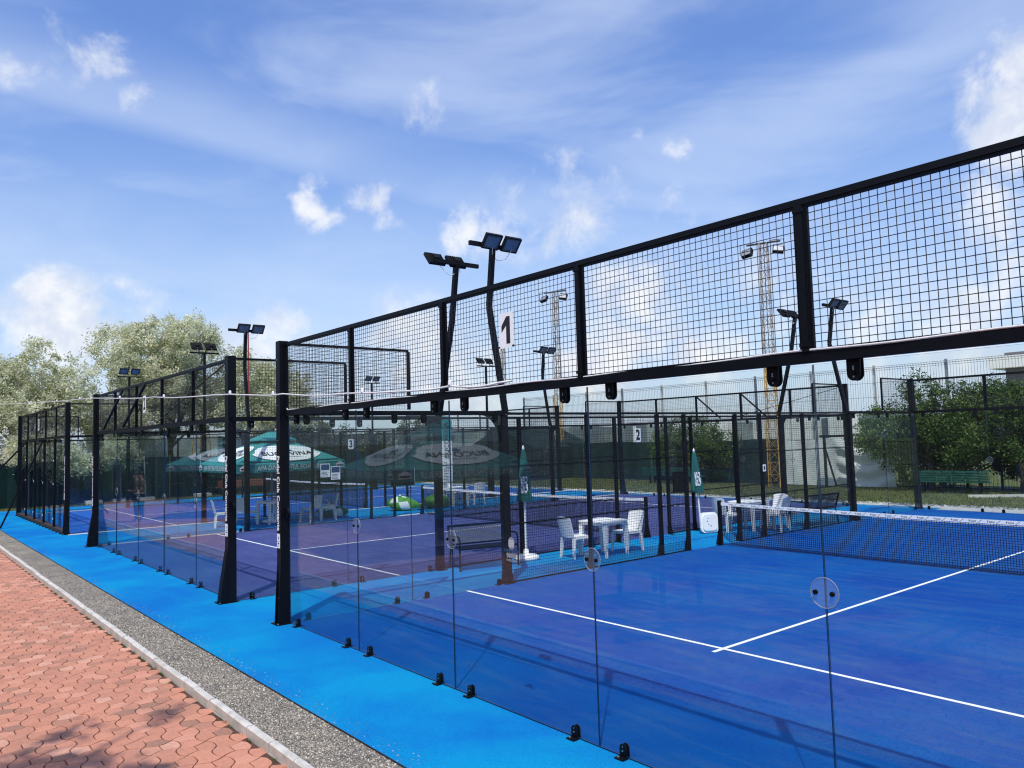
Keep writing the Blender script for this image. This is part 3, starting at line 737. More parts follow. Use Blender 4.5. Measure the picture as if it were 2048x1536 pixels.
        for yp, full in ((6, 1), (8.05, 1), (8.93, 1), (10.8, 1), (11.8, 1), (13.7, 1)):
            b = MB(); o1, o2 = (sx-.085, sx-.015) if s < 0 else (sx+.015, sx+.085)
            b.box(o1, o2, yp-.035, yp+.035, .008, ZB)
            g = FR((o1 if s < 0 else o2, yp-.006, .009), (s, 0, 0), (0, 0, 1)); b.prism([(0, 0), (.07, 0), (.055, .12), (0, .34)], g, .012 if s > 0 else -.012)
            b.box(o1-(.09 if s < 0 else .02), o2+(.02 if s < 0 else .09), yp-.05, yp+.05, .002, .008)
            P('side_post', b.mesh('side_post', 'black')).location = inv
        b = MB(); b.box(sx-.022, sx+.022, 4.0, 15.9, ZB+.001, ZB+.045); P('side_rail', b.mesh('side_rail', 'black')).location = inv
    if idx == 1:   # diagonal stays in the mesh band of the back walls
        for wy, s in ((0, -1), (20, 1)):
            for a, c in ((1.0, 2.95), (3.0, 4.9)):
                u1, u2 = (a, c) if s < 0 else (c+2.1, a+3.0)
                b = MB().bar((xl+u1, wy+s*.10, ZB+.12), (xl+u2, wy+s*.10, ZT-.06), .045); P('brace', b.mesh('brace', 'black')).location = inv
            b = MB().tube([(xr-.1, wy+s*.08, ZT-.05), (xr-4.3, wy+s*.08, ZB+.12)], .010, 6); P('stay_rod', b.mesh('stay_rod', 'black')).location = inv
    if idx == 0:
        b = MB().tube([(xl+.1, 20.08, ZT-.05), (xl+3.2, 20.08, ZB+.1)], .008, 6); P('stay_rod', b.mesh('stay_rod', 'black')).location = inv
        b = MB(); b.prism([(.075*math.cos(2*math.pi*i/20), .075*math.sin(2*math.pi*i/20)) for i in range(20)], FR((xl+.05, -.04, 1.53), (1, 0, 0), (0, 0, 1)), .03)
        b.tube([(xl-.03, -.055, 1.53), (xl+.10, -.055, 1.53)], .014, 6); P('hinge_plate', b.mesh('hinge_plate', 'black')).location = inv
    if idx == 1:
        b = MB(); b.prism([(.07*math.cos(2*math.pi*i/20), .07*math.sin(2*math.pi*i/20)) for i in range(20)], FR((xr+.08, -.05, 1.52), (1, 0, 0), (0, 0, 1)), .03)
        P('hinge_plate', b.mesh('hinge_plate', 'black')).location = inv
    return E
LAB = ['nearest padel court enclosure with tall glass back wall, signed 1',
       'middle padel court enclosure around violet floor, signed 2',
       'farthest left padel court enclosure with brown base beam and white bolt heads']
for i, (x0, m) in enumerate(COURTS): enclosure(x0, i, LAB[i])

# number signs
def number_sign(n, o, e1, label, h=.33):
    T_ = thing('number_sign', label, 'number sign', o, 0, 'court number signs')
    M = FR((0, 0, 0), e1, (0, 0, 1)); b = MB(); w = h*.62
    b.prism([(-w/2, -h/2), (w/2, -h/2), (w/2, h/2), (-w/2, h/2)], M, .004); link('plate', b.mesh('plate', 'white'), T_)
    if n == '1':
        b = MB(); b.prism([(.0, -.125), (.055, -.125), (.055, .128), (.005, .128), (-.068, .045), (-.068, -.015), (.0, .045)], M @ Matrix.Translation((.003, 0, .0045)), .0012)
        link('numeral', b.mesh('numeral', 'ink'), T_)
    else: link('numeral', text_mesh(n, h*1.02, M @ Matrix.Translation((0, 0, .0055)), 'ink', .012, xs=.85), T_)
    for sx in (-1, 1):
        b = MB(); b.box(-.008, .008, -.008, .008, -.008, .008, 0, M @ Matrix.Translation((sx*w*.5, -h*.46, .006))); link('cable_tie', b.mesh('cable_tie', 'ink'), T_)
number_sign('1', (5.02, -.045, 3.485), (1, 0, 0), 'white plate with black numeral 1 tied to the nearest mesh band')
number_sign('2', (-7.28, -.10, 3.45), (1, 0, 0), 'narrow white plate with numeral 2 on the mesh band above the middle court', .36)
number_sign('2', (-2.0, 9.1+.55, 2.48), (0, 1, 0), 'white plate with numeral 2 on side mesh before the dark bush', .33)
number_sign('3', (-15.95, 9.3, 2.45), (0, 1, 0), 'white plate with numeral 3 on side mesh right of the open teal parasol', .36)
number_sign('3', (-21.3, -.10, 3.45), (1, 0, 0), 'narrow white plate on the mesh band above the farthest left court', .4)

# nets
def net(xl, label):
    T_ = thing('padel_net', label, 'net', (xl+5, 10, 0), 0, 'court nets')
    L = lambda n, b, m, **k: link(n, b.mesh(n, m), T_, (-5, 0, 0), **k)
    for x in (0, 10):
        b = MB(); s = 1 if x else -1
        b.box(x-.035, x+.035, -.035, .035, .01, .98); b.prism([(0, 0), (.10, 0), (0, .42)], FR((x+s*.035, -.006, .01), (s, 0, 0), (0, 0, 1)), .012)
        b.prism([(0, 0), (.08, 0), (0, .42)], FR((x, -.035, .01), (0, -1, 0), (0, 0, 1)), .012)
        b.box(x-.06, x+.06, -.13, .06, .002, .010); L('net_post', b, 'black')
    b = MB(); st = .043; n = int(9.9/st); top = lambda x: .94-.05*(1-(abs(x-5)/5)**2)
    bot = lambda x: .03+.30*math.exp(-x/.12)+.30*math.exp(-(10-x)/.12)
    for i in range(n+1):
        x = .05+9.9*i/n; z0 = bot(x); b.bar((x, 0, z0), (x, 0, top(x)-.05), .0072, .0072)
    rows = 20
    for j in range(rows):
        fr = j/rows
        for i in range(40):
            xa, xb = .05+9.9*i/40, .05+9.9*(i+1)/40
            z = lambda x: bot(x)+(top(x)-.05-bot(x))*fr
            b.bar((xa, .003, z(xa)), (xb, .003, z(xb)), .0072 if j else .012, .0072 if j else .012)
    L('netting', b, 'wire', kind='stuff')
    b = MB(); N = 40
    for i in range(N):
        xa, xb = .045+9.91*i/N, .045+9.91*(i+1)/N; za, zb = top(xa), top(xb)
        for y in (-.008, .008): 
            v = [(xa,y,za-.065),(xb,y,zb-.065),(xb,y,zb),(xa,y,za)]; b.add(v if y < 0 else v[::-1], [(0,1,2,3)])
        b.add([(xa,-.008,za),(xb,-.008,zb),(xb,.008,zb),(xa,.008,za)], [(0,1,2,3)])
    tp = link('net_tape', b.mesh('net_tape', 'white'), T_, (-5, 0, 0))
    if xl > -5:
        b = MB()
        for i in range(34):
            x = .25+i*.285; z = top(x)-.033
            tri = [(0, .018), (.022, .014), (.008, -.020)]
            b.prism(tri, FR((x, -.0085, z), (1, 0, 0), (0, 0, 1)), .0004)
            for k in range(5): b.box(x+.032+k*.018, x+.032+k*.018+.011, -.0095, -.0089, z-.004, z+.010-.004*(k % 2))
            b.box(x+.035, x+.115, -.0095, -.0089, z-.014, z-.010)
            b.prism([(.13, -.03), (.145, -.03), (.215, .03), (.20, .03)], FR((x, -.0085, z), (1, 0, 0), (0, 0, 1)), .0003, 1)
        link('tape_print', b.mesh('tape_print', ['ink', 'galv']), tp)
net(0, 'nearest court net with printed white tape'); net(-12.14, 'middle court net crossing the violet floor'); net(-26.1, 'net on the farthest left court')

# ------------------------------------------------------------------ floodlight masts
def flood_geo(big=1):
    """lens looks along local +x, tilted down about 38 degrees; origin at the bracket"""
    A = Matrix.Rotation(R(40), 4, 'Y'); b = MB(); w, h = .36*big, .29*big
    body = MB(); body.box(-.045, .0, -w/2, w/2, -h/2, h/2, 0, A); body.box(-.045, .014, -w/2, w/2, -h/2-.001, -h/2+.02, 0, A); body.box(-.045, .014, -w/2, w/2, h/2-.02, h/2+.001, 0, A)
    for y in (-w/2, w/2-.02): body.box(-.0451, .0141, y, y+.02, -h/2+.02, h/2-.02, 0, A)
    for k in range(7): body.box(-.075, -.045, -w/2+.03+k*(w-.06)/6-.004, -w/2+.03+k*(w-.06)/6+.004, -h/2+.03, h/2-.03, 0, A)
    body.box(-.10, -.075, -.06, .06, -.05, .05, 0, A)
    lens = MB().box(.0, .004, -w/2+.021, w/2-.021, -h/2+.021, h/2-.021, 0, A)
    inner = MB().box(.0042, .006, -w/2+.05, w/2-.05, -h/2+.05, h/2-.05, 0, A)
    return body, lens, inner
FB, FL, FI = flood_geo(); FB, FL, FI = FB.mesh('floodlight', 'black2'), FL.mesh('lens', 'galv_d'), FI.mesh('led_field', 'led')
def lamp(parent, loc, rz):
    o = link('floodlight', FB, parent, loc, rz); link('lens', FL, o); link('led_field', FI, o)
def bent_mast(x, y, bend, topx, topz, face, label):
    T_ = thing('floodlight_mast', label, 'floodlight', (x, y, 2.95), 0, 'floodlight masts on the courts')
    b = MB(); P_ = [(0, 0, .0), (bend[0]-x, 0, bend[1]-2.95), (topx-x, 0, topz-2.95)]
    for a, c in ((0, 1), (1, 2)): b.bar(P_[a], P_[c], .085, .085, up=(0, 1, 0))
    b.box(-.07, .07, -.07, .07, -.03, .0); link('pole', b.mesh('pole', 'black'), T_)
    tx, tz = P_[2][0], P_[2][2]
    b = MB().box(tx-.03, tx+.03, -.52, .52, tz-.03, tz+.045); link('crossbar', b.mesh('crossbar', 'black'), T_)
    d = 1 if face > 0 else -1
    for yy in ((-.1, .34) if face > 0 else (-.42, .06)):
        lamp(T_, (tx+d*.12, yy, tz+.05), 0 if face > 0 else math.pi)
    b = MB()
    for yy in ((-.1, .34) if face > 0 else (-.42, .06)):
        b.tube([(tx+d*.06, yy+.05, tz-.03), (tx, yy*.7+.05, tz-.2), (tx-.01, yy*.3, tz-.24), (tx-.02, .03, tz-.16)], .006, 5)
    link('cable', b.mesh('cable', 'cable'), T_)
    return T_
bent_mast(0-.05, 4, (-.43, 4.88), -.28, 5.95, 1, 'nearer tall bent mast facing the nearest court, blue lamp faces showing')
bent_mast(-2.12, 4, (-1.6, 4.8), -1.42, 5.86, -1, 'bent mast beside it turned to the violet court, lamp backs showing')
bent_mast(-.05, 16, (-.43, 4.88), -.28, 5.9, 1, 'far bent mast with lamp faces showing, at the right behind the mesh')
bent_mast(-2.12, 16, (-1.6, 4.8), -1.42, 5.8, -1, 'far bent mast with lamp backs showing, next to the wide mesh post')
bent_mast(-12.14, 4, (-12.5, 4.88), -12.4, 5.95, 1, 'bent mast in front of the silvery trees beside a thin red pole')
bent_mast(-12.14, 16, (-12.5, 4.88), -12.4, 5.9, 1, 'small far bent mast beneath the first lattice tower')
def straight_mast(x, y, face, label):
    T_ = thing('floodlight_mast', label, 'floodlight', (x, y, 2.9), 0, 'floodlight masts on the courts')
    link('pole', MB().bar((0, 0, -2.88), (0, 0, 2.75), .075).mesh('pole', 'black'), T_)
    link('crossbar', MB().box(-.025, .025, -.48, .48, 2.75, 2.80).mesh('crossbar', 'black'), T_)
    b = MB()
    for yy in (-.235, .235): b.box(-.02, .10, yy-.2, yy+.2, 2.86, 2.875) if False else b.bar((0, yy, 2.8), (0, yy, 2.95), .03)
    link('bracket', b.mesh('bracket', 'galv'), T_)
    for yy in (-.235, .235): lamp(T_, (.1 if face > 0 else -.1, yy, 3.0), 0 if face > 0 else math.pi)
straight_mast(-16.2, 4, -1, 'straight mast with two dark lamp backs before the tallest silvery tree')
straight_mast(-26.3, 4, 1, 'straight mast with two blue lamp faces left of the tallest silvery tree')
straight_mast(-26.3, 16, 1, 'small straight mast seen through the corner of the nearest mesh')
straight_mast(-16.2, 16, -1, 'small straight mast with dark lamps left of numeral 1')

# lattice towers
def tower(x, y, h, label, w=.42, yellow=5.0, lamps=True):
    T_ = thing('lattice_tower', label, 'light tower', (x, y, 0), R(20), 'lattice light towers')
    lo, hi = MB(), MB(); n = int(h/.55)
    for i in range(n):
        z0, z1 = h*i/n, h*(i+1)/n; b = lo if z0 < yellow else hi
        wa, wb = w*(1-.35*z0/h)/2, w*(1-.35*z1/h)/2
        C0 = [(-wa,-wa,z0),(wa,-wa,z0),(wa,wa,z0),(-wa,wa,z0)]; C1 = [(-wb,-wb,z1),(wb,-wb,z1),(wb,wb,z1),(-wb,wb,z1)]
        for k in range(4):
            b.bar(C0[k], C1[k], .042); b.bar(C0[k], C1[(k+1) % 4] if i % 2 else C1[(k+1) % 4], .018)
            b.bar(C1[k], C1[(k+1) % 4], .018)
            if i % 2: b.bar(C0[(k+1) % 4], C1[k], .018)
    link('lower_lattice', lo.mesh('lower_lattice', 'yellow'), T_); link('upper_lattice', hi.mesh('upper_lattice', 'rustwhite'), T_)
    if lamps:
        b = MB(); b.bar((-.75, 0, h), (.75, 0, h), .07); 
        for sx in (-1, 1):
            b.tube([(sx*.55, -.35, h), (sx*.95, -.35, h-.02), (sx*.98, -.3, h-.5)], .018, 5); b.tube([(sx*.35, -.35, h), (sx*.55, -.35, h)], .018, 5)
        link('head_frame', b.mesh('head_frame', 'brown_steel'), T_)
        for sx in (-1, 1):
            A = Matrix.Translation((sx*.68, -.2, h-.42)) @ Matrix.Rotation(R(-35), 4, 'X') @ Matrix.Rotation(R(sx*15), 4, 'Z')
            b = MB().box(-.24, .24, -.1, .08, -.2, .2, 0, A); b.box(-.2, .2, -.106, -.1, -.16, .16, 1, A); link('floodlight', b.mesh('tower_flood', ['black2', 'galv']), T_)
tower(-25.2, 28.6, 11.7, 'shorter looking lattice tower with yellow foot left of centre')
tower(-8.85, 26.4, 11.0, 'taller looking yellow footed lattice tower with two floodlights behind the mesh', .5)
tower(-40, 11.4, 3.4, 'short yellow lattice frame rising behind the teal parasols', 1.0, 20, False)
b = MB().tube([(0, 0, 0), (0, 0, 9.0)], [.06, .04], 8); one('steel_pole', b.mesh('steel_pole', 'red'), 'thin red steel pole before the silvery trees', 'pole', (-33.5, 12.0, 0))
tower(-40.5, 36.5, 11.5, 'thin rusty lattice mast hidden partly by the plate with numeral 1', .35, 6, False)

# ------------------------------------------------------------------ furniture
def chair_proto():
    T_ = thing('plastic_chair', 'x', 'chair', (0, 0, 0), 0, 'white plastic chairs')
    b = MB()     # seat, faces +x
    b.box(-.22, .22, -.22, .22, .42, .445); b.box(.19, .225, -.22, .22, .39, .421); b.box(-.22, .19, -.22, -.195, .39, .421); b.box(-.22, .19, .195, .22, .39, .421); link('seat', b.mesh('seat', 'plastic'), T_)
    for sx, sy in ((1, 1), (1, -1), (-1, 1), (-1, -1)):
        b = MB(); p0 = (sx*.20, sy*.20, .40); p1 = (sx*.235, sy*.235, 0)
        c = [(-1,-1),(1,-1),(1,1),(-1,1)]; v = [(p0[0]+i*.032, p0[1]+j*.028, p0[2]) for i, j in c]+[(p1[0]+i*.02, p1[1]+j*.02, 0) for i, j in c]
        b.add(v, [(0,1,2,3),(7,6,5,4),(0,4,5,1),(1,5,6,2),(2,6,7,3),(3,7,4,0)]); link('leg', b.mesh('leg', 'plastic'), T_)
    b = MB(); n = 8
    for i in range(n):
        y0, y1 = -.23+.46*i/n, -.23+.46*(i+1)/n; cv = lambda y: -.20-.05*(1-(y/.23)**2)
        x0, x1 = cv(y0), cv(y1); t0, t1 = x0-.10, x1-.10; zt = lambda y: .86-.03*(y/.23)**2
        b.add([(x0,y0,.43),(x1,y1,.43),(t1,y1,zt(y1)),(t0,y0,zt(y0)),(x0-.018,y0,.43),(x1-.018,y1,.43),(t1-.018,y1,zt(y1)),(t0-.018,y0,zt(y0))], [(0,1,2,3),(5,4,7,6),(3,2,6,7),(1,0,4,5)]+([(0,3,7,4)] if i == 0 else [])+([(1,5,6,2)] if i == n-1 else []))
    link('backrest', b.mesh('backrest', 'plastic'), T_)
    return T_
def table_proto():
    T_ = thing('plastic_table', 'x', 'table', (0, 0, 0), 0, 'white plastic tables')
    b = MB(); s = .40; ro = [(s-.08+.08*math.cos(a)) for a in [0]]
    poly = []
    for cx, cy, a0 in ((1, 1, 0), (-1, 1, 90), (-1, -1, 180), (1, -1, 270)):
        for k in range(5): a = R(a0+90*k/4); poly.append((cx*(s-.09)+.09*math.cos(a), cy*(s-.09)+.09*math.sin(a)))
    b.prism(poly, Matrix.Translation((0, 0, .70)), .02); b.prism([(x*.95, y*.95) for x, y in poly], Matrix.Translation((0, 0, .65)), .05); link('tabletop', b.mesh('tabletop', 'plastic'), T_)
    for sx, sy in ((1, 1), (1, -1), (-1, 1), (-1, -1)):
        b = MB(); c = [(-1,-1),(1,-1),(1,1),(-1,1)]
        v = [(sx*.32+i*.045, sy*.32+j*.045, .65) for i, j in c]+[(sx*.34+i*.025, sy*.34+j*.025, 0) for i, j in c]
        b.add(v, [(0,1,2,3),(7,6,5,4),(0,4,5,1),(1,5,6,2),(2,6,7,3),(3,7,4,0)]); link('leg', b.mesh('leg', 'plastic'), T_)
    return T_
ch = None; tb = None
def chair(x, y, deg, label):
    global ch
    if ch is None: ch = chair_proto(); ch.location = (x, y, .002); ch.rotation_euler = (0, 0, R(deg)); ch['label'] = label
    else: copy_tree(ch, (x, y, .002), R(deg), label)
def table(x, y, deg, label):
    global tb
    if tb is None: tb = table_proto(); tb.location = (x, y, .002); tb.rotation_euler = (0, 0, R(deg)); tb['label'] = label
    else: copy_tree(tb, (x, y, .002), R(deg), label)
table(-1.02, 7.35, 4, 'white plastic table between two chairs behind the nearest side mesh')
chair(-1.20, 6.72, 82, 'white chair left of the table behind the nearest side mesh, its back to the left')
chair(-.98, 8.02, -95, 'white chair right of the table behind the nearest side mesh')
table(-1.1, 12.75, 0, 'white plastic table beyond the net post beside the black bench')
chair(-1.35, 12.15, 80, 'white chair at the far table nearest the closed parasol')
chair(-.78, 13.35, -100, 'white chair at the far table nearest the black bench')
chair(-.42, 12.9, 185, 'second white chair right of the far table, seen from behind')
table(-13.75, 5.35, 10, 'white plastic table under the open teal parasol')
chair(-14.0, 3.85, 75, 'white chair seen side on left of the lettered post')
chair(-13.9, 4.55, 20, 'white chair hidden behind the lettered post under the parasol')
chair(-13.1, 6.35, 200, 'white chair right of the parasol table behind the corner post')
chair(-13.2, 7.0, 250, 'white chair next to the dark green beanbag')
table(-13.9, 12.6, 0, 'white table beside the upright banner')
chair(-13.6, 13.4, 170, 'white chair right of the banner beyond the middle court')
chair(-14.4, 12.9, 90, 'white chair just behind the upright banner')

def bench(x, y, deg, label):
    T_ = thing('metal_bench', label, 'bench', (x, y, .002), R(deg), 'black metal benches')    # faces +x, long in y
    L = .62; b = MB()
    for k in range(26):
        for s in (-1, 1):
            y0 = -L+.04+k*(2*L-.08)/25; y1 = y0+s*.16
            if abs(y1) <= L: b.bar((.0-.22, y0, .47), (-.32, y1, .78), .014, .006, up=(1, 0, 0))
    link('back_mesh', b.mesh('back_mesh', 'galv_d'), T_, kind='stuff')
    b = MB(); b.bar((-.215, -L, .455), (-.215, L, .455), .03); b.bar((-.325, -L, .80), (-.325, L, .80), .035)
    for s in (-1, 1): b.bar((-.21, s*L, .44), (-.325, s*L, .80), .035)
    link('back_frame', b.mesh('back_frame', 'black'), T_)
    b = MB()
    for k in range(9): b.box(-.2+k*.05, -.2+k*.05+.032, -L, L, .405, .42)
    b.bar((.25, -L, .41), (.25, L, .41), .03); link('seat', b.mesh('seat', 'black'), T_)
    for s in (-1, 1):
        b = MB(); b.tube([(.24, s*L, 0), (.24, s*L, .56), (.21, s*L, .62), (.12, s*L, .64), (-.26, s*L, .62)], .018, 7); link('armrest', b.mesh('armrest', 'black2'), T_)
        b = MB(); b.tube([(-.28, s*L, 0), (-.2, s*L, .42)], .018, 7); link('leg', b.mesh('leg', 'black2'), T_)
bench(-1.72, 4.72, -12, 'black metal bench behind the nearest glass corner')
bench(-.38, 14.6, 172, 'black metal bench seen from behind, beyond the net')

def closed_parasol(x, y, h, low, tilt, basekind, label):
    T_ = thing('closed_parasol', label, 'parasol', (x, y, 0), 0, 'folded teal parasols')
    d = Vector((tilt[0], tilt[1], 1)); P_ = lambda z: (d.x*z, d.y*z, z)
    link('pole', MB().tube([P_(.05), P_(h)], .021, 8).mesh('pole', 'plastic'), T_)
    b = MB(); N = 40; prof = [(.03, h-.06), (.045, h-.12), (.07, h-.35), (.095, h-.6), (.12, low+.25), (.135, low+.08), (.13, low)]
    prof.reverse(); o = len(b.v)
    for r, z in prof:
        for k in range(N):
            a = 2*math.pi*k/N; rr = r*(1+.22*math.cos(8*a+z*1.5)); cxx, cyy, _ = P_(z); b.v.append((cxx+rr*math.cos(a), cyy+rr*math.sin(a), z+(.02*math.cos(8*a) if z == low else 0)))
    for i in range(len(prof)-1):
        for k in range(N): k2 = (k+1) % N; b.f.append((i*N+k, i*N+k2, (i+1)*N+k2, (i+1)*N+k)); b.mi.append(0)
    cn = link('folded_canopy', b.mesh('folded_canopy', 'canvas_d', True), T_)
    # white print patch of the badge wrapped round the folds on the side towards the walk
    b = MB(); rows = 7; cols = 9
    for j in range(rows+1):
        z = low+.16+.34*j/rows; r0 = .142-.05*(z-low)/(h-low)
        for i in range(cols+1):
            a = R(-75+62*i/cols); rr = r0*(1+.22*math.cos(8*a+z*1.5))+.004; c = P_(z); b.v.append((c[0]+rr*math.cos(a), c[1]+rr*math.sin(a), z))
    for j in range(rows):
        for i in range(cols):
            if (i in (3, 6) and j % 2) : continue
            k = j*(cols+1)+i; b.f.append((k, k+1, k+cols+2, k+cols+1)); b.mi.append(0 if (i+j) % 4 else 1)
    link('badge_print', b.mesh('badge_print', ['canvas_w', 'blueink']), cn)
    link('finial', MB().lathe([(.02, 0), (.03, .02), (.022, .05), (.004, .09)], 10, P_(h-.05)).mesh('finial', 'plastic', True), T_)
    if basekind == 'flat':
        b = MB(); b.lathe([(.25, 0), (.27, .02), (.265, .06), (.22, .095), (.06, .11), (.05, .2), (.03, .21)], 28, (0, 0, .002)); link('base', b.mesh('base', 'plastic', True), T_)
    else:
        poly = []
        for cx, cy, a0 in ((1, 1, 0), (-1, 1, 90), (-1, -1, 180), (1, -1, 270)):
            for k in range(5): a = R(a0+90*k/4); poly.append((cx*.13+.12*math.cos(a), cy*.13+.12*math.sin(a)))
        A = Matrix.Translation((.14, .10, .262)) @ FR((0, 0, 0), (.35, .93, 0), (-.1, .06, 1))
        b = MB(); b.prism(poly, A, .05); b.prism([(x*.8, y*.8) for x, y in poly], A @ Matrix.Translation((0, 0, .05)), .03)
        b.prism([(x*.8, y*.8) for x, y in poly], A @ Matrix.Translation((0, 0, -.03)), .03)
        for u, v_ in ((-.05, .1), (-.07, .03), (-.04, -.05), (.02, -.09)): b.box(u-.012, u+.012, v_-.012, v_+.012, .08, .084, 1, A)
        link('base', b.mesh('base', ['plastic', 'ink']), T_)
closed_parasol(-1.80, 5.86, 2.30, 1.20, (0, 0), 'flat', 'folded teal parasol standing left of the white table on a flat white base')
closed_parasol(-1.62, 11.45, 2.07, 1.02, (-.05, -.02), 'tilted', 'folded teal parasol with upturned white base beside the court entrance')

def open_parasol(x, y, hz, label, deg=0, size=3.5, drop=.97):
    T_ = thing('open_parasol', label, 'parasol', (x, y, 0), R(deg), 'open teal parasols')
    h = size/2; zt, zb = hz, hz-drop
    link('pole', MB().tube([(0, 0, 0), (0, 0, zt)], .028, 10).mesh('pole', 'galv'), T_)
    b = MB(); N = 10
    for q in range(4):
        A = Matrix.Rotation(math.pi/2*q, 4, 'Z'); vs = []; rows = 9
        for j in range(rows+1):
            tt = .17+.83*j/rows; z = zt-.06-(drop-.06)*(tt**1.0); 
            for i in range(N+1):
                u = -1+2*i/N; sag = -.045*(1-u*u)*tt*4*(1) * .5
                vs.append(A @ Vector((h*tt*u, -h*tt*(1-.02*(1-u*u)), z+sag*.6)))
        b.add(vs, [(j*(N+1)+i, (j+1)*(N+1)+i, (j+1)*(N+1)+i+1, j*(N+1)+i+1) for j in range(rows) for i in range(N)])
    can = link('canopy', b.mesh('canopy', 'canvas', True), T_)
    b = MB()
    for q in range(4):
        A = Matrix.Rotation(math.pi/2*q, 4, 'Z'); s = h*.34
        b.add([A @ Vector(p) for p in ((0, 0, zt+.06), (-s, -s, zt-.25), (s, -s, zt-.25), (s, -s, zt-.285), (-s, -s, zt-.285))], [(0,1,2),(1,4,3,2)])
    link('vent_cap', b.mesh('vent_cap', 'canvas'), T_)
    b = MB(); ns = 24
    for q in range(4):
        A = Matrix.Rotation(math.pi/2*q, 4, 'Z')
        for i in range(ns):
            u0, u1 = -h+size*i/ns, -h+size*(i+1)/ns; w = lambda u: .012*math.sin(u*9)
            zc = lambda u: zb-.045*(1-(u/h)**2)*1.2
            b.add([A @ Vector(p) for p in ((u0,-h*.985-w(u0)*.3,zc(u0)),(u1,-h*.985-w(u1)*.3,zc(u1)),(u1,-h-.0-w(u1),zb-.26+.008*math.cos(u1*30)),(u0,-h-.0-w(u0),zb-.26+.008*math.cos(u0*30)))], [(0,3,2,1)])
    val = link('valance', b.mesh('valance', 'canvas'), T_)
    b = MB()
    for q in range(4):
        a = math.pi/4+math.pi/2*q; b.bar((0, 0, zt-.12), (h*1.38*math.cos(a), h*1.38*math.sin(a), zb-.02), .03)
        b.bar((0, 0, zb-.35), (h*.7*math.cos(a), h*.7*math.sin(a), (zt+zb)/2-.05), .022)
    link('rib', b.mesh('rib', 'galv'), T_)
    b = MB(); b.lathe([(.30, 0), (.32, .03), (.28, .08), (.06, .10), (.05, .3)], 20, (0, 0, .002)); link('base', b.mesh('base', 'plastic', True), T_)
    # prints on each side
    sl = math.atan2(drop-.05, h)
    for q in range(4):
        A = Matrix.Rotation(math.pi/2*q, 4, 'Z')
        def surf(u, tt, off):
            z = zt-.06-(drop-.06)*(tt**1.0); uu = u/(h*tt) if tt else 0
            z += -.045*(1-uu*uu)*tt*2*.6
            return A @ Vector((u, -h*tt*(1-.02*(1-uu*uu))-off*math.sin(sl), z+off*math.cos(sl)))
        b = MB(); rings = 5; seg = 30
        vs = [surf(0, .66, .024)]
        for rr in range(1, rings+1):
            for k in range(seg):
                a = 2*math.pi*k/seg; vs.append(surf(math.cos(a)*h*.66*rr/rings*(1.0 if math.sin(a) < 0 else .86), .66+.25*math.sin(a)*rr/rings*-1, .024))
        fs = [(0, 1+k, 1+(k+1) % seg) for k in range(seg)]
        for rr in range(1, rings):
            o1, o2 = 1+(rr-1)*seg, 1+rr*seg; fs += [(o1+k, o2+k, o2+(k+1) % seg, o1+(k+1) % seg) for k in range(seg)]
        fs = [tuple(reversed(f)) for f in fs]
        b.add(vs, fs); link('oval_print', b.mesh('oval_print', 'canvas_w', True), can)
        def onface(me):
            for v in me.vertices:
                X, Y = v.co.x, v.co.y; v.co = surf(X, .70-Y/(h/math.cos(sl)), .042)
            return me
        link('lettering', onface(text_mesh('BUCOVINA', .31, Matrix.Identity(4), 'ink', .002, xs=1.05)), can)
        b = MB()
        b.add([(x_, y_, 0) for x_, y_ in ((-.22, .17), (-.10, .30), (-.04, .25), (.02, .36), (.10, .25), (.16, .29), (.26, .17))], [(0,1,2,3,4,5,6)]); me = b.mesh('mountain', 'blueink'); link('mountain_print', onface(me), can)
        b = MB()
        for k in range(12): b.add([(-.42+k*.07, -.20, 0), (-.42+k*.07+.045, -.20, 0), (-.42+k*.07+.045, -.175, 0), (-.42+k*.07, -.175, 0)], [(0,1,2,3)])
        link('small_print', onface(b.mesh('small_print', 'ink')), can)
        M = A @ FR((0, -h-.024, zb-.14), (1, 0, 0), (0, 0, 1))
        link('lettering', text_mesh('APA DIN ȚINUTUL ECHILIBRULUI', .20, M, 'canvas_w', .002, xs=.78, shear=.15), val)
        for sx in (-1, 1):
            b = MB(); b.prism([(-.14, -.06), (.14, -.06), (.15, .04), (0, .13), (-.15, .04)], M @ Matrix.Translation((sx*h*.88, -.0, -.004)), .003); b.box(-.12, .12, -.03, .015, .004, .0055, 1, M @ Matrix.Translation((sx*h*.88, 0, -.004)))
            link('badge_print', b.mesh('badge_print', ['canvas_w', 'ink']), val)
    return T_
open_parasol(-14.05, 5.45, 2.92, 'large open teal parasol with white ovals between the middle and far courts')
open_parasol(-5.2, -5.9, 2.86, 'open teal parasol on the brick terrace, seen mirrored in the nearest glass', 8)
open_parasol(-19.6, -6.2, 2.86, 'open teal parasol far along the brick terrace, seen mirrored in the middle court glass', 40)
def dark_table(x, y, label):
    T_ = thing('picnic_table', label, 'table', (x, y, BZ), R(12))
    link('tabletop', MB().box(-.6, .6, -.4, .4, .72, .76).mesh('tabletop', 'bark'), T_)
    for sx in (-1, 1):
        for sy in (-1, 1): link('leg', MB().bar((sx*.5, sy*.32, .72), (sx*.55, sy*.35, 0), .06).mesh('leg', 'bark'), T_)
    link('foot_plate', MB().box(-.3, .3, -.25, .25, .002, .06).mesh('foot_plate', 'plastic'), T_)
dark_table(2.5, -4.9, 'dark wooden table with white foot plate on the brick terrace, mirrored on the nearest court')

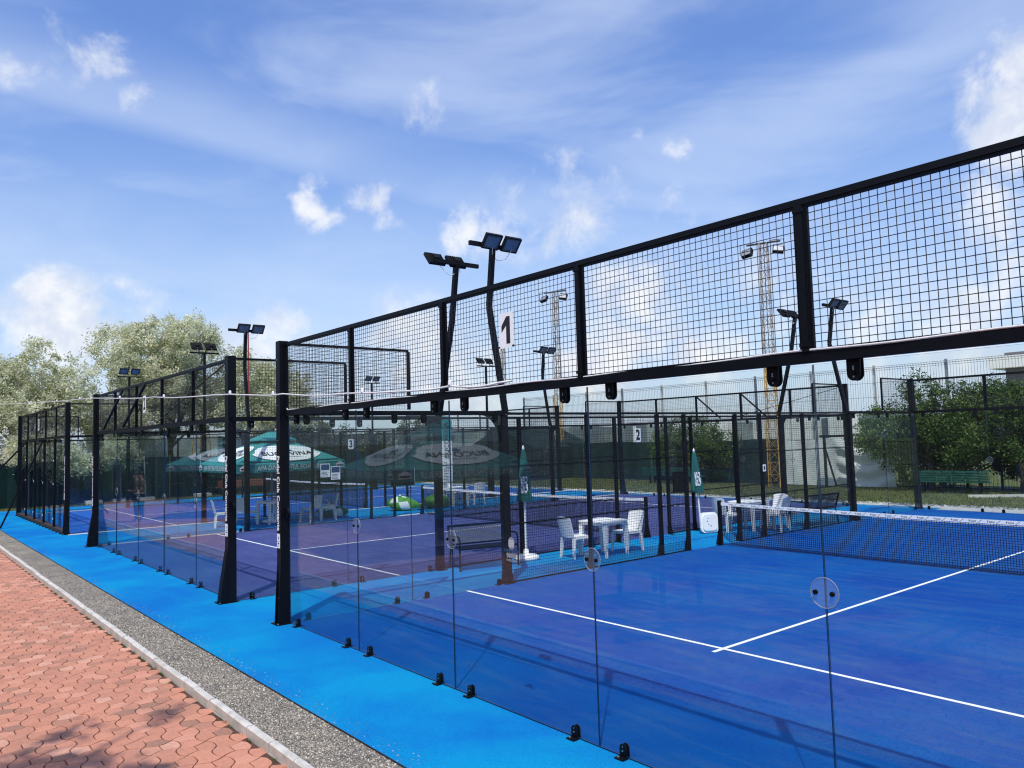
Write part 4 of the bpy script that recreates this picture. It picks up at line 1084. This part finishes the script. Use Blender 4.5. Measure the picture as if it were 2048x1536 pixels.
# beanbags
def beanbag(x, y, deg, s, cols, label):
    T_ = thing('beanbag', label, 'beanbag', (x, y, 0), R(deg), 'beanbags by the middle court')
    b = MB(); n = 20; prof = [(0.02, .0), (.34, .0), (.46, .08), (.50, .2), (.46, .33), (.36, .43), (.20, .50), (.07, .52)]
    o = 0
    for i, (r, z) in enumerate(prof):
        for k in range(n):
            a = 2*math.pi*k/n; rr = r*(1+.07*math.sin(3*a+i)+.05*math.sin(7*a)); b.v.append(((rr*math.cos(a)*1.25-z*.55)*s, rr*math.sin(a)*s, (z+.03*math.sin(2*a+i) if i else 0)*s+.003))
    for i in range(len(prof)-1):
        for k in range(n): k2 = (k+1) % n; b.f.append((i*n+k, i*n+k2, (i+1)*n+k2, (i+1)*n+k)); b.mi.append((k//2+i//2) % 4 == 0 and 1 or ((k//4) % 2)*2)
    b.f.append(tuple(n*(len(prof)-1)+k for k in range(n))); b.mi.append(0)
    link('cover', b.mesh('cover', cols, True), T_)
    b = MB().lathe([(.02, 0), (.05, .05), (.02, .1)], 8, (-.28*s, 0, .50*s)); link('tie', b.mesh('tie', cols[1]), T_)
beanbag(-13.95, 7.6, 100, .85, ['bag_dark', 'canvas_w', 'bag_dark'], 'dark green beanbag lying beside the white chair')
beanbag(-13.95, 10.5, 60, .95, ['bag_green', 'canvas_w', 'bag_green'], 'bright green and white beanbag left of the net post')
beanbag(-13.8, 11.75, 120, .95, ['bag_green', 'bag_dark', 'bag_green'], 'bright green beanbag half hidden by the wide dark post')

# feather banner, hung boards, posters, emblem
T_ = thing('banner', 'tall narrow teal and white banner seen right of the wide dark post', 'banner', (-15.0, 13.0, 0), R(80))
link('pole', MB().tube([(-.26, 0, 0), (-.26, 0, 3.45), (-.1, 0, 3.6)], .016, 6).mesh('pole', 'galv'), T_)
b = MB(); n = 16
for i in range(n):
    z0, z1 = .35+3.1*i/n, .35+3.1*(i+1)/n; wv_ = lambda z: .03*math.sin(z*3)
    v = [(-.25, wv_(z0), z0), (.25-.0*(i), wv_(z0)+.02, z0), (.25 if i < n-1 else .1, wv_(z1)+.02, z1), (-.25, wv_(z1), z1)]
    b.add(v+[(x, y+.004, z) for x, y, z in v], [(0,1,2,3),(7,6,5,4)], 1 if 1 <= i < 11 else 0)
link('cloth', b.mesh('cloth', ['canvas', 'canvas_w']), T_)
link('lettering', text_mesh('BUCOVINA', .28, FR((0, -.04, 2.5), (0, 0, 1), (-1, 0, 0)), 'ink', .004), T_)
for k in range(7):
    b = MB().box(-.15+.04*(k % 3), .10-.05*(k % 4), -.05, -.045, .95+k*.11, .975+k*.11); link('print_line', b.mesh('print_line', 'ink'), T_)
link('base', MB().box(-.4, .2, -.25, .25, .002, .05).mesh('base', 'black2'), T_)
def board(x, y, z, w, h, label):
    T_ = thing('hanging_board', label, 'board', (x, y, z), 0)
    link('panel', MB().box(-.03, .0, -w/2, w/2, 0, h).mesh('panel', 'black'), T_); link('rim', MB().box(-.032, .002, w/2, w/2+.02, 0, h).mesh('rim', 'galv'), T_)
board(-2.2, 11.38, 1.0, .45, .52, 'black board hung on the side mesh left of the folded parasol')
board(-12.24, 9.3, 1.0, .9, .6, 'black board hung on the far side mesh of the middle court')
for (y, z, nm, lab) in ((6.35, 1.45, 0, 'left printed poster hung under the parasol edge'), (6.7, 1.36, 1, 'right printed poster hung under the parasol edge')):
    T_ = thing('poster', lab, 'poster', (-12.02, y, z), 0)
    link('sheet', MB().box(0, .003, -.16, .16, 0, .42).mesh('sheet', 'white'), T_); link('picture', MB().box(.0035, .0045, -.14, .14, .22, .40).mesh('picture', 'blueink'), T_)
    b = MB(); [b.box(.0035, .0045, -.13, .10-.02*(k % 3), .03+.04*k, .045+.04*k) for k in range(4)]; link('print_line', b.mesh('print_line', 'ink'), T_)
T_ = thing('small_notice', 'small white notice on a thin side post beyond the net', 'notice', (.03, 11.78, 1.62))
link('sheet', MB().box(0, .004, -.06, .06, -.08, .08).mesh('sheet', 'white'), T_); link('symbol', MB().box(.0045, .005, -.035, .035, -.05, .05).mesh('symbol', 'blueink'), T_)
T_ = thing('club_emblem', 'pale racket and wave emblem of the padel club on the nearest glass', 'emblem', (4.96, -.0095, 1.47))
A = FR((0, 0, 0), (1, 0, 0), (0, 0, 1))
b = MB(); b.prism([(.045*math.cos(2*math.pi*i/20), .055+.06*math.sin(2*math.pi*i/20)) for i in range(20)], A, .001); link('racket', b.mesh('racket', 'galv'), T_)
b = MB()
for k in range(-3, 4):
    b.box(k*.011-.0012, k*.011+.0012, .02, .09, .0012, .0018, 0, A); 
for k in range(5): b.box(-.035, .035, .025+k*.015, .027+k*.015, .0012, .0018, 0, A)
link('strings', b.mesh('strings', 'white'), T_)
link('lettering', text_mesh('CONSTANTA', .034, A @ Matrix.Translation((0, -.012, .001)), 'blueink', .0008), T_)
b = MB(); up_ = [(x, -.035+.008*math.sin(x*190)) for x in np.linspace(-.08, .08, 25)]; dn_ = [(x*.8, -.075+.004*math.sin(x*190)) for x in np.linspace(.08, -.08, 25)]
b.prism(up_+dn_, A, .001); link('wave', b.mesh('wave', 'galv'), T_)
link('lettering', text_mesh('PADEL CLUB', .026, A @ Matrix.Translation((0, -.10, .001)), 'galv', .0006), T_)

# string cable with sockets
pts = [(-44, -.3, 5.3), (-31.16, -.25, 4.70), (-22, -.25, 4.28), (-11.58, -.25, 3.83), (-6, -.25, 3.52), (-1.65, -.25, 3.31), (.4, -.25, 3.18), (2.58, -.22, 3.06), (4.3, -.19, 3.01), (5.2, -.15, 3.0)]
P2 = []
for i in range(len(pts)-1):
    for k in range(6):
        f = k/6; a, c = Vector(pts[i]), Vector(pts[i+1]); p = a.lerp(c, f); p.z -= .02*math.sin(f*math.pi)+.006*math.sin(i*3+k); P2.append(p)
P2.append(Vector(pts[-1]))
T_ = thing('string_cable', 'pale overhead cable with bulb sockets running left from the nearest wall beam', 'cable')
link('cable', MB().tube(P2, .011, 6).mesh('cable', 'cable', True), T_)
for xs in (-22, -17.6, -13.2, -9.0, -5.1, -1.9, .2, 2.5, 4.3):
    j = min(range(len(P2)), key=lambda i: abs(P2[i].x-xs)); link('bulb_socket', MB().lathe([(.014, 0), (.022, .01), (.02, .045), (.010, .055)], 8, tuple(P2[j]+Vector((0, 0, .004)))).mesh('bulb_socket', 'plastic'), T_)
P3 = [Vector((x, -.060+.012*math.sin(x*2.1), 2.976+.005*math.sin(x*5))) for x in np.linspace(.1, 9.9, 60)]
P3 = [Vector((.02, -.02, 2.99)), Vector((.06, -.05, 3.0))]+P3
one('light_cable', MB().tube(P3, .0075, 6).mesh('light_cable', 'cable', True), 'thin white cable lying along the top of the nearest wall beam', 'cable')

b = MB(); 
for k, (dx, dz) in enumerate(((-.05, .0), (-.02, -.03), (.0, -.075), (.015, -.02), (.05, .005))): b.bar((0, 0, 0), (dx, -.004, dz), .009)
b.bar((0, -.004, -.01), (.003, -.006, -.085), .014); one('ribbon', b.mesh('ribbon', 'white'), 'white ribbon scrap knotted on the nearest wall beam at the right edge', 'ribbon', (9.42, -.072, 2.975))
# benches behind
def park_bench(x, y, deg, L, mat, label, boards=5):
    T_ = thing('park_bench', label, 'bench', (x, y, -.02), R(deg))
    for k in range(boards): 
        z = .46+k*.09; b = MB().bar((-L/2, -.05-.02*k, z), (L/2, -.05-.02*k, z), .03, .075, up=(0, 0, 1)); link('backrest_board', b.mesh('backrest_board', mat), T_)
    for k in range(3): b = MB().box(-L/2, L/2, .02+k*.13, .13+k*.13, .40, .435); link('seat_board', b.mesh('seat_board', mat), T_)
    for s in (-1, 1):
        b = MB(); b.box(s*L*.38-.03, s*L*.38+.03, -.03, .03, 0, .42); b.box(s*L*.38-.03, s*L*.38+.03, .3, .36, 0, .40); b.bar((s*L*.38, -.0, .4), (s*L*.38, -.14, .9), .05); link('leg', b.mesh('leg', 'black2'), T_)
park_bench(-1.55, 26.3, 8, 2.5, 'bench_green', 'long green board bench under the leafy trees at the right')
park_bench(-14.6, 26.3, 0, 3.6, 'bench_green', 'green board bench in front of the middle bush', 5)
park_bench(-30.2, 10.4, 90, 2.6, 'wood', 'orange brown board bench before the left wind screen', 4)

# ------------------------------------------------------------------ fences and screens
def wind_screen(pts, h, mat, label, lean=0, top=None, posts=True):
    T_ = thing('wind_screen', label, 'fence', (pts[0][0], pts[0][1], 0))
    b = MB(); ox, oy = pts[0]
    for (a, c) in zip(pts[:-1], pts[1:]):
        L = math.hypot(c[0]-a[0], c[1]-a[1]); n = max(2, int(L/.5)); nx, ny = -(c[1]-a[1])/L, (c[0]-a[0])/L
        col = lambda f, s: Vector((a[0]+(c[0]-a[0])*f-ox, a[1]+(c[1]-a[1])*f-oy, 0))+Vector((nx, ny, 0))*(.06*math.sin(f*L*2.3)*(1-s)+.04*math.sin(f*L*5))
        hh = lambda f: h*(1+.015*math.sin(f*L*1.3))
        for i in range(n):
            f0, f1 = i/n, (i+1)/n
            for s0, s1 in ((0, .5), (.5, 1)):
                b.add([col(f0, s0)+Vector((0, 0, hh(f0)*s0)), col(f1, s0)+Vector((0, 0, hh(f1)*s0)), col(f1, s1)+Vector((0, 0, hh(f1)*s1)), col(f0, s1)+Vector((0, 0, hh(f0)*s1))], [(0,1,2,3)])
    link('cloth', b.mesh('cloth', mat), T_)
    if posts:
        for (a, c) in zip(pts[:-1], pts[1:]):
            L = math.hypot(c[0]-a[0], c[1]-a[1]); n = max(1, int(L/2.5))
            for i in range(n+1):
                f = i/n; link('fence_post', MB().tube([(a[0]+(c[0]-a[0])*f-ox+.12, a[1]+(c[1]-a[1])*f-oy-.12, 0), (a[0]+(c[0]-a[0])*f-ox+.12, a[1]+(c[1]-a[1])*f-oy-.12, h+.08)], .03, 6).mesh('fence_post', 'galv_d'), T_)
    return T_
wind_screen([(-31.2, -14), (-31.2, 28.3)], 2.05, 'screen', 'long dark green wind screen fence beyond the far left court')
wind_screen([(-31, 28.6), (-9.6, 28.2)], 2.1, 'screen2', 'faded green wind screen fence behind the lawn left of the yellow tower')
# shed with dark green gable sheet
b = MB(); b.prism([(-3.4, 0), (3.4, 0), (3.4, 1.9), (0, 3.2), (-3.4, 1.9)], FR((0, 0, 0), (1, 0, 0), (0, 0, 1)), 5); one('tarp_shed', b.mesh('tarp_shed', 'screen2'), 'dark green gable roofed tarpaulin shed beyond the violet court', 'shed', (-27.5, 30.5, 0))
def leaning_posts():
    for (y, lab) in ((3.4, 'first grey prop with concrete foot at the left wind screen'), (4.6, 'second grey prop with concrete foot at the left wind screen'), (5.7, 'third grey prop with concrete foot at the left wind screen'), (8.4, 'fourth grey prop with concrete foot at the left wind screen')):
        T_ = thing('screen_prop', lab, 'prop', (-30.3, y, 0))
        link('tube', MB().tube([(0, 0, 0), (-.55, .05, 2.15)], .03, 6).mesh('tube', 'galv'), T_); link('foot', MB().box(-.3, .3, -.35, .35, 0, .16).mesh('foot', 'concrete'), T_)
leaning_posts()
# tall wire fence behind
T_ = thing('tall_wire_fence', 'tall grey welded wire fence with pale posts behind the trees', 'fence', (0, 28.9, 0))
b = MB(); x0, x1, H = -29, 12, 5.05
for i in range(int((x1-x0)/.11)):
    x = x0+i*.11; b.bar((x, 0, 0), (x, 0, H-.02), .008, .008)
    b.bar((x, 0, H-.02), (x, -.09, H+.07), .008, .008)
for z in [0.1+.62*k for k in range(9)]: b.bar((x0, 0, z), (x1, 0, z), .012)
for z in (H-.08, H, H+.08): b.bar((x0, -.05, z), (x1, -.05, z), .012)
link('wire_mesh', b.mesh('wire_mesh', 'galv_d'), T_, kind='stuff')
for k in range(14):
    x = -29+k*2.95; link('fence_post', MB().box(x-.045, x+.045, .02, .11, 0, H+.16).mesh('fence_post', 'concrete' if k % 3 else 'galv'), T_)
# low dark bar fence at the right
T_ = thing('bar_fence', 'low dark bar fence behind the long green bench', 'fence', (0, 28.3, 0))
b = MB()
for i in range(150): x = -8.6+i*.13; b.bar((x, 0, 0), (x, 0, 1.95), .012)
for z in (.06, .95, 1.9): b.bar((-8.6, 0, z), (11, 0, z), .03)
link('bar', b.mesh('bar', 'black2'), T_, kind='stuff')
for k in range(8): x = -8.6+2.7*k; link('fence_post', MB().box(x-.03, x+.03, .01, .07, 0, 2.05).mesh('fence_post', 'black2'), T_)
# tarpaulin
b = MB(); nx, nz = 46, 14; X0, X1 = -9.4, -4.35
for j in range(nz+1):
    for i in range(nx+1):
        f = i/nx; x = X0+(X1-X0)*f; top = 1.95-.0*f
        seg = (f*3.0) % 1; sagd = .42 if f > .55 else .06; top = 2.05-sagd*math.sin(min(1, max(0, (f-.55)/.33))*math.pi)*(1 if f > .55 else 0)-.05*math.sin(f*9)
        z = top*j/nz+.02; dip = .10*math.sin(z*9+2.2*math.sin(f*3.3*math.pi))*(f > .5)+.03*math.sin(x*5+z*2)
        b.v.append((x, 28.12-.08-dip*.8, z))
for j in range(nz):
    for i in range(nx): k = j*(nx+1)+i; b.f.append((k, k+1, k+nx+2, k+nx+1)); b.mi.append(0)
one('tarpaulin', b.mesh('tarpaulin', 'tarp', True), 'large pale grey tarpaulin sagging on the fence beside the trees', 'tarpaulin')
# dark frame with red pole
T_ = thing('gate_frame', 'dark steel gate frame standing before the pale tarpaulin', 'frame', (-6.35, 27.2, 0))
for x in (-.55, .45): link('upright', MB().box(x-.05, x+.05, -.05, .05, 0, 2.15).mesh('upright', 'black2'), T_)
link('lintel', MB().box(-.75, 1.6, -.05, .05, 2.15, 2.25).mesh('lintel', 'black2'), T_); link('brace', MB().bar((-.5, 0, 1.6), (-.1, 0, .05), .06).mesh('brace', 'black2'), T_)
one('striped_pole', MB().tube([(0, 0, 0), (-.12, 0, 2.3)], [.06, .03], 8).mesh('striped_pole', 'red'), 'leaning faded red pole beside the dark gate frame', 'pole', (-5.7, 26.9, 0))
one('kerb_edge', MB().box(-.1, 1.9, -.06, .06, -.02, .07).mesh('kerb_edge', 'concrete'), 'short white kerb lying in the grass at the right edge', 'kerb', (-.4, 25.0, 0), R(35))

# ------------------------------------------------------------------ trees
def crown_mesh(clumps, n, size, mat, shell=.55, droop=0):
    cl = np.array(clumps, float); w = cl[:, 3]**2; w /= w.sum(); idx = rng.choice(len(cl), n, p=w)
    # sub clumps give tufts
    K = max(60, n//55); ci = rng.choice(len(cl), K, p=w); dv = rng.normal(size=(K, 3)); dv /= np.linalg.norm(dv, axis=1)[:, None]
    rr = cl[ci, 3]*(shell+(1-shell)*rng.random(K)**.6); sc = cl[ci, :3]+dv*rr[:, None]*np.array([1, 1, .85])
    srad = rng.uniform(.16, .42, K)*cl[ci, 3]**.5*.75; sb = rng.uniform(0, 1, K)
    k = rng.integers(0, K, n); off = rng.normal(size=(n, 3))*srad[k][:, None]*.6; P = sc[k]+off; P[:, 2] -= droop*np.abs(rng.normal(size=n))
    nr = rng.normal(size=(n, 3)); nr[:, 2] += .5; nr /= np.linalg.norm(nr, axis=1)[:, None]
    a = rng.normal(size=(n, 3)); u = np.cross(nr, a); u /= np.linalg.norm(u, axis=1)[:, None]; v = np.cross(nr, u)
    s = size*rng.uniform(.6, 1.4, n)[:, None]
    V = np.stack([P-u*s, P-v*s*.45+u*s*.1, P+u*s, P+v*s*.45-u*s*.1], 1).reshape(-1, 3)
    rd = np.clip(.5*sb[k]+.5*rng.random(n), 0, 1)
    return np_mesh('crown', V, np.arange(4*n).reshape(-1, 4), rd, mat, 1), sc
def tree(x, y, h_tr, clumps, n, size, mat, label, tr=.16, name='tree', droop=0, nl=14, shell=.55, cat='tree', group=None):
    T_ = thing(name, label, cat, (x, y, -.02), 0, group)
    me, sc = crown_mesh(clumps, int(n*2.3) if mat == 'leaf_silver' else n, size*.84 if mat == 'leaf_silver' else size, mat, shell, droop); link('crown', me, T_)
    b = MB(); b.tube([(0, 0, 0), (.05*h_tr, .02, h_tr*.5), (.02*h_tr, -.03, h_tr)], [tr, tr*.8, tr*.62], 8); link('trunk', b.mesh('trunk', 'bark', True), T_)
    b = MB()
    for i in range(nl):
        e = sc[rng.integers(len(sc))]; s0 = Vector((0, 0, h_tr*random.uniform(.7, 1))); m = s0.lerp(Vector(e), .5)+Vector((random.uniform(-.2, .2), random.uniform(-.2, .2), .25))
        b.tube([s0, m, Vector(e)], [tr*.45, tr*.25, tr*.07], 5, 0, False)
    link('limb', b.mesh('limb', 'bark'), T_); return T_
SIL = 'silvery trees behind the left wind screen'
def W(x, y, z, cx, cy): return (x-cx, y-cy, z)
def blob(c, r, n, spread, flat=1):
    out = []
    for _ in range(n): out.append((c[0]+random.uniform(-1, 1)*spread[0], c[1]+random.uniform(-1, 1)*spread[1], c[2]+random.uniform(-1, 1)*spread[2], r*random.uniform(.65, 1.15)))
    return out
# big tallest tree: px 250-425, top 632
tree(-36, 8.4, 3.2, blob((0, 0, 6.4), 1.7, 14, (1.2, 2.4, 2.1))+[(0, -.4, 9.0, 1.2), (0, 1.0, 9.3, 1.3), (0, -1.5, 8.7, 1.1), (0, 1.9, 8.6, 1.0), (0, -1.8, 6.3, 1.4)], 30000, .085, 'leaf_silver', 'tallest silvery leaved tree, left of centre behind two lamp masts', .22, group=SIL)
tree(-36, 13.4, 2.8, blob((0, 0, 4.9), 1.6, 14, (1.2, 2.7, 1.8))+[(0, -1.4, 7.6, 1.2), (0, 1.2, 7.2, 1.1), (0, 2.6, 6.2, 1.0)], 24000, .085, 'leaf_silver', 'silvery tree between the lettered posts, lower than its left neighbour', .2, group=SIL)
tree(-35, 1.4, 2.6, blob((0, 0, 4.8), 1.7, 12, (1.2, 2.4, 1.7))+[(0, .3, 7.6, .9), (0, 1.2, 6.9, .8), (0, -1.6, 6.6, 1.0)], 19000, .085, 'leaf_silver', 'wispy silvery tree at the left with feathery top twigs', .2, shell=.35, group=SIL)
tree(-34, -2.6, 2.2, blob((0, 0, 4.0), 1.6, 9, (1, 1.8, 1.7))+[(0, 0, 6.1, 1.0)], 14000, .085, 'leaf_silver', 'silvery tree cut by the left edge of the picture', .2, droop=.1, group=SIL)
tree(-35.5, 5.2, 2.0, blob((0, 0, 3.4), 1.4, 8, (1, 1.6, 1.1))+[(0, -1.4, 2.2, 1.0)], 11000, .085, 'leaf_silver', 'low silvery tree filling the gap between the wispy and the tallest tree', .16, group=SIL)
tree(-35, 18.5, 1.8, blob((0, 0, 2.9), 1.2, 9, (1, 2.6, .7)), 13000, .08, 'leaf_olive', 'low olive bush row behind the wind screen left of the reflected parasol', .14, group=SIL)
tree(-35, 24.5, 1.6, blob((0, 0, 2.5), 1.1, 8, (1, 2.8, .6)), 11000, .08, 'leaf_olive', 'low olive bush row behind the wind screen next to the shed', .14, group=SIL)
# drooping sprays over the screen
tree(-30.2, 1.5, 2.0, [(0, 0, 2.7, .9), (0, .8, 2.3, .7), (0, -.9, 2.6, .8), (0, 1.3, 1.9, .5), (.2, .4, 1.7, .5)], 6000, .07, 'leaf_silver', 'silvery branches drooping over the left wind screen', .08, droop=.12, nl=6, group=SIL)
tree(-30.0, 4.4, 1.6, [(0, 0, 2.6, .7), (0, .6, 2.1, .5), (0, -.5, 2.2, .5)], 3500, .07, 'leaf_silver', 'small silvery spray before the screen, right of the second lettered post', .07, droop=.12, nl=5, group=SIL)
# right hand green trees
RG = 'green trees at the right'
tree(-2.6, 27.2, 1.3, blob((0, .2, 2.5), 1.0, 20, (1.9, .9, .95))+[(-.2, 0, 4.1, .8), (1.1, 0, 3.7, .7), (-1.9, 0, 2.9, .7), (-2.3, 0, 2.1, .6), (1.8, 0, 2.4, .9)], 42000, .055, 'leaf_green', 'broad green tree over the long green bench', .13, group=RG)
tree(.35, 27.6, 1.5, blob((0, 0, 2.6), 1.0, 16, (1.7, .9, 1.0))+[(.2, 0, 3.3, .7), (1.5, 0, 3.0, .8), (-.3, 0, 1.7, .6)], 32000, .055, 'leaf_green', 'green tree with thin trunk cut by the right edge of the picture', .08, group=RG)
tree(-2.2, 29.6, .5, blob((0, 0, 1.1), .9, 12, (3.0, .4, .6)), 16000, .07, 'leaf_green', 'dark shrub row behind the bar fence under the green trees', .07, name='shrub_row', cat='bush')
tree(2.2, 31.5, 1.6, blob((0, 0, 3.2), .9, 8, (1.2, .8, .8)), 9000, .06, 'leaf_olive', 'darker tree behind the wire fence below the hotel', .1, group=RG)
tree(-14.2, 27.6, .9, blob((0, 0, 1.9), .95, 12, (1.9, .7, .7))+[(-.3, 0, 2.9, .8), (1.2, 0, 2.5, .7)], 20000, .05, 'leaf_green', 'round dark bush with pale leaf tips behind the plate with numeral 2', .1, name='bush', cat='bush')
# tree behind the camera that drops thin shade on the bricks
tree(8.2, -10.2, 6.0, [(-1.3, 3.0, 9.2, .8), (-2.3, 2.5, 9.6, .7), (-.3, 2.2, 9.4, .9), (.6, 1.4, 9, 1.2), (-1.2, .6, 9.5, 1.3), (-2.0, 3.9, 9.9, .35)], 4200, .07, 'leaf_green', 'tree behind the viewer whose branches shade the bricks', .2, nl=15)
for k, (x, y) in enumerate(((-9, -13.5), (0, -14.5), (14, -13), (-20, -13), (-31, -12))):
    tree(x, y, 2.2, blob((0, 0, 4.2), 1.5, 9, (2.2, 1.4, 1.2)), 6000, .12, 'leaf_olive', ['tree behind the brick terrace mirrored left of the big oval', 'tree behind the brick terrace mirrored at the nearest corner post', 'tree behind the terrace far right of the viewer', 'tree behind the terrace mirrored in the middle court glass', 'tree at the far end of the brick terrace'][k], .18, group='trees behind the terrace')
# hedge added out of view behind the terrace to darken reflections in the glass
hd = thing('added_dark_hedge', 'tall dense hedge added out of view behind the brick terrace to darken the glass reflections', 'hedge', (-20, -9.4, BZ))
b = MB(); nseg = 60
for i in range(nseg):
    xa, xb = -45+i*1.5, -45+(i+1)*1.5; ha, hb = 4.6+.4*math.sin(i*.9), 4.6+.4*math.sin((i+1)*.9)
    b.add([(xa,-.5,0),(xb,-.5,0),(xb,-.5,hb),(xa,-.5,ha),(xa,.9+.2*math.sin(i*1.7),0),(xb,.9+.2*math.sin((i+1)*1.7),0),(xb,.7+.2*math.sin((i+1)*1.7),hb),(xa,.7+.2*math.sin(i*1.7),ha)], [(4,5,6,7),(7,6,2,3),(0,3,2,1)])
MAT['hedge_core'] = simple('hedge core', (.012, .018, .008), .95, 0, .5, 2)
link('core', b.mesh('core', 'hedge_core'), hd)
nL = 42000; P = rng.uniform(size=(nL, 3))*np.array([90, .5, 5.2])+np.array([-45, .75, 0]); nr = rng.normal(size=(nL, 3)); nr[:, 1] += 1; nr /= np.linalg.norm(nr, axis=1)[:, None]
a_ = rng.normal(size=(nL, 3)); u_ = np.cross(nr, a_); u_ /= np.linalg.norm(u_, axis=1)[:, None]; v_ = np.cross(nr, u_); s_ = .12*rng.uniform(.6, 1.4, nL)[:, None]
V = np.stack([P-u_*s_, P-v_*s_*.5, P+u_*s_, P+v_*s_*.5], 1).reshape(-1, 3)
link('foliage', np_mesh('foliage', V, np.arange(4*nL).reshape(-1, 4), rng.uniform(0, 1, nL), 'leaf_green', 1), hd, kind='stuff')
# far hedge line and hazy hills
t = NT('far scrub'); a = t.noise(.05, 8, .7, 'World', sc=(1, 1, 6)); t.col(t.ramp(a, (.3, (.20, .24, .22)), (.55, (.30, .34, .31)), (.8, (.42, .45, .42)))).set(1, 0, .1); MAT['scrub'] = t.m
b = MB(); N = 160
for i in range(N+1):
    a = R(-75+120*i/N); d = 230+18*math.sin(i*.7); dx, dy = -math.sin(-a)*d, math.cos(a)*d
    hh = 5.2+.35*math.sin(i*.31)+.2*math.sin(i*1.3)+.3*random.random()
    b.v += [(CX+dx-20, CY+dy, -.2), (CX+dx-20, CY+dy, hh)]
    if i: k = 2*i; b.f.append((k-2, k, k+1, k-1)); b.mi.append(0)
struct('distant_hills', b.mesh('distant_hills', 'scrub'))
# low white greenhouse roofs in the distance
b = MB(); 
for k in range(9): b.box(-150+k*11, -142+k*11, 175+k*3, 180+k*3, 0, 5.2+.4*(k % 3))
one('far_buildings', b.mesh('far_buildings', 'bld_w'), 'row of low pale roofs on the horizon left of the bush', 'buildings')
# hotel
T_ = thing('hotel', 'white and grey modern building rising at the right edge', 'building', (-21.8, 90, 0))
hotel_parts = []
def HB(n, m, *a): return link(n, MB().box(*a).mesh(n, m), T_)
HB('wall', 'bld_g', 1.4, 30, .8, 14, 0, 10.3)
HB('slab', 'bld_w', 0, 30, -.4, 14, 8.6, 9.9)     # upper white band
HB('slab', 'bld_w', 0, 30, -.3, 14, 5.6, 6.1); HB('slab', 'bld_w', 0, 30, -.3, 14, 3.3, 3.7)
HB('roof_storey', 'bld_g', 6.5, 30, 3, 14, 10.3, 12.2); HB('roof_slab', 'bld_w', 6.2, 30, 2, 14, 12.2, 12.9); HB('roof_parapet', 'bld_g', 6.2, 30, 2.1, 14, 12.9, 13.8)
for fl_, zz in enumerate((.6, 3.9, 6.4)):
    for k in range(5):
        o = link('window', MB().box(4.6+k*3.3, 6.4+k*3.3, .72, .79, zz, zz+1.9).mesh('window', 'bld_w'), T_)
        for j in range(3): link('pane', MB().box(4.68+k*3.3+j*.58, 5.18+k*3.3+j*.58, .69, .715, zz+.1, zz+1.8).mesh('pane', 'bld_glass'), o)

# ------------------------------------------------------------------ person on the path (outside the frame, mirrored in the glass)
def skinned(name, verts, edges, radii, mat, parent, lev=2):
    me = bpy.data.meshes.new(name); me.from_pydata(verts, edges, []); me.materials.append(MAT[mat]); o = link(name, me, parent)
    md = o.modifiers.new('skin', 'SKIN'); 
    if not me.skin_vertices: me.skin_vertices.new()
    for i, r in enumerate(radii):
        rr = r if isinstance(r, tuple) else (r, r); me.skin_vertices[0].data[i].radius = rr; me.skin_vertices[0].data[i].use_root = (i == 0)
    md.use_smooth_shade = True; s = o.modifiers.new('sub', 'SUBSURF'); s.levels = lev; s.render_levels = lev
    return o
T_ = thing('person', 'person in tan shirt and dark trousers looking at a phone on the brick path', 'person', (-19.4, -2.75, BZ), R(20))
bv = [(0,0,.95),(0,0,1.1),(0,0,1.28),(0,0,1.42),(0,.01,1.50),(0,.04,1.56),(0,.06,1.64),(0,.05,1.71),
      (-.10,0,.9),(-.11,.02,.5),(-.11,-.01,.09),(-.11,.13,.04),(.10,0,.9),(.11,.02,.5),(.11,-.01,.09),(.11,.13,.04),
      (-.19,0,1.40),(-.23,-.02,1.12),(-.14,.22,1.10),(-.08,.29,1.13),(.19,0,1.40),(.23,-.02,1.12),(.14,.22,1.10),(.06,.29,1.13)]
be = [(0,1),(1,2),(2,3),(3,4),(4,5),(5,6),(6,7),(0,8),(8,9),(9,10),(10,11),(0,12),(12,13),(13,14),(14,15),(3,16),(16,17),(17,18),(18,19),(3,20),(20,21),(21,22),(22,23)]
br = [.13,.12,.14,.10,.05,.075,.092,.06,.085,.055,.040,.035,.085,.055,.040,.035,.055,.040,.030,.03,.055,.040,.030,.03]
body = skinned('body', bv, be, br, 'skin', T_)
skinned('shirt', [(0,0,.93),(0,0,1.1),(0,0,1.28),(0,0,1.42),(-.19,0,1.41),(-.225,-.01,1.22),(.19,0,1.41),(.225,-.01,1.22)], [(0,1),(1,2),(2,3),(3,4),(4,5),(3,6),(6,7)], [.155,.15,.16,.11,.075,.065,.075,.065], 'shirt', body)
skinned('trousers', [(0,0,.97),(-.10,0,.88),(-.11,.02,.5),(-.11,-.01,.1),(.10,0,.88),(.11,.02,.5),(.11,-.01,.1)], [(0,1),(1,2),(2,3),(0,4),(4,5),(5,6)], [.145,.105,.08,.065,.105,.08,.065], 'jeans', body)
skinned('hair', [(0,.02,1.62),(0,.03,1.72),(0,.06,1.765)], [(0,1),(1,2)], [.085,.10,.05], 'hair', body)
one('phone', MB().box(-.035, .035, -.004, .004, -.07, .07).mesh('phone', 'ink'), 'dark phone held in both hands by the person on the path', 'phone', (-19.4-.1*math.sin(R(20))*3, -2.75+.31, 1.10+.03))
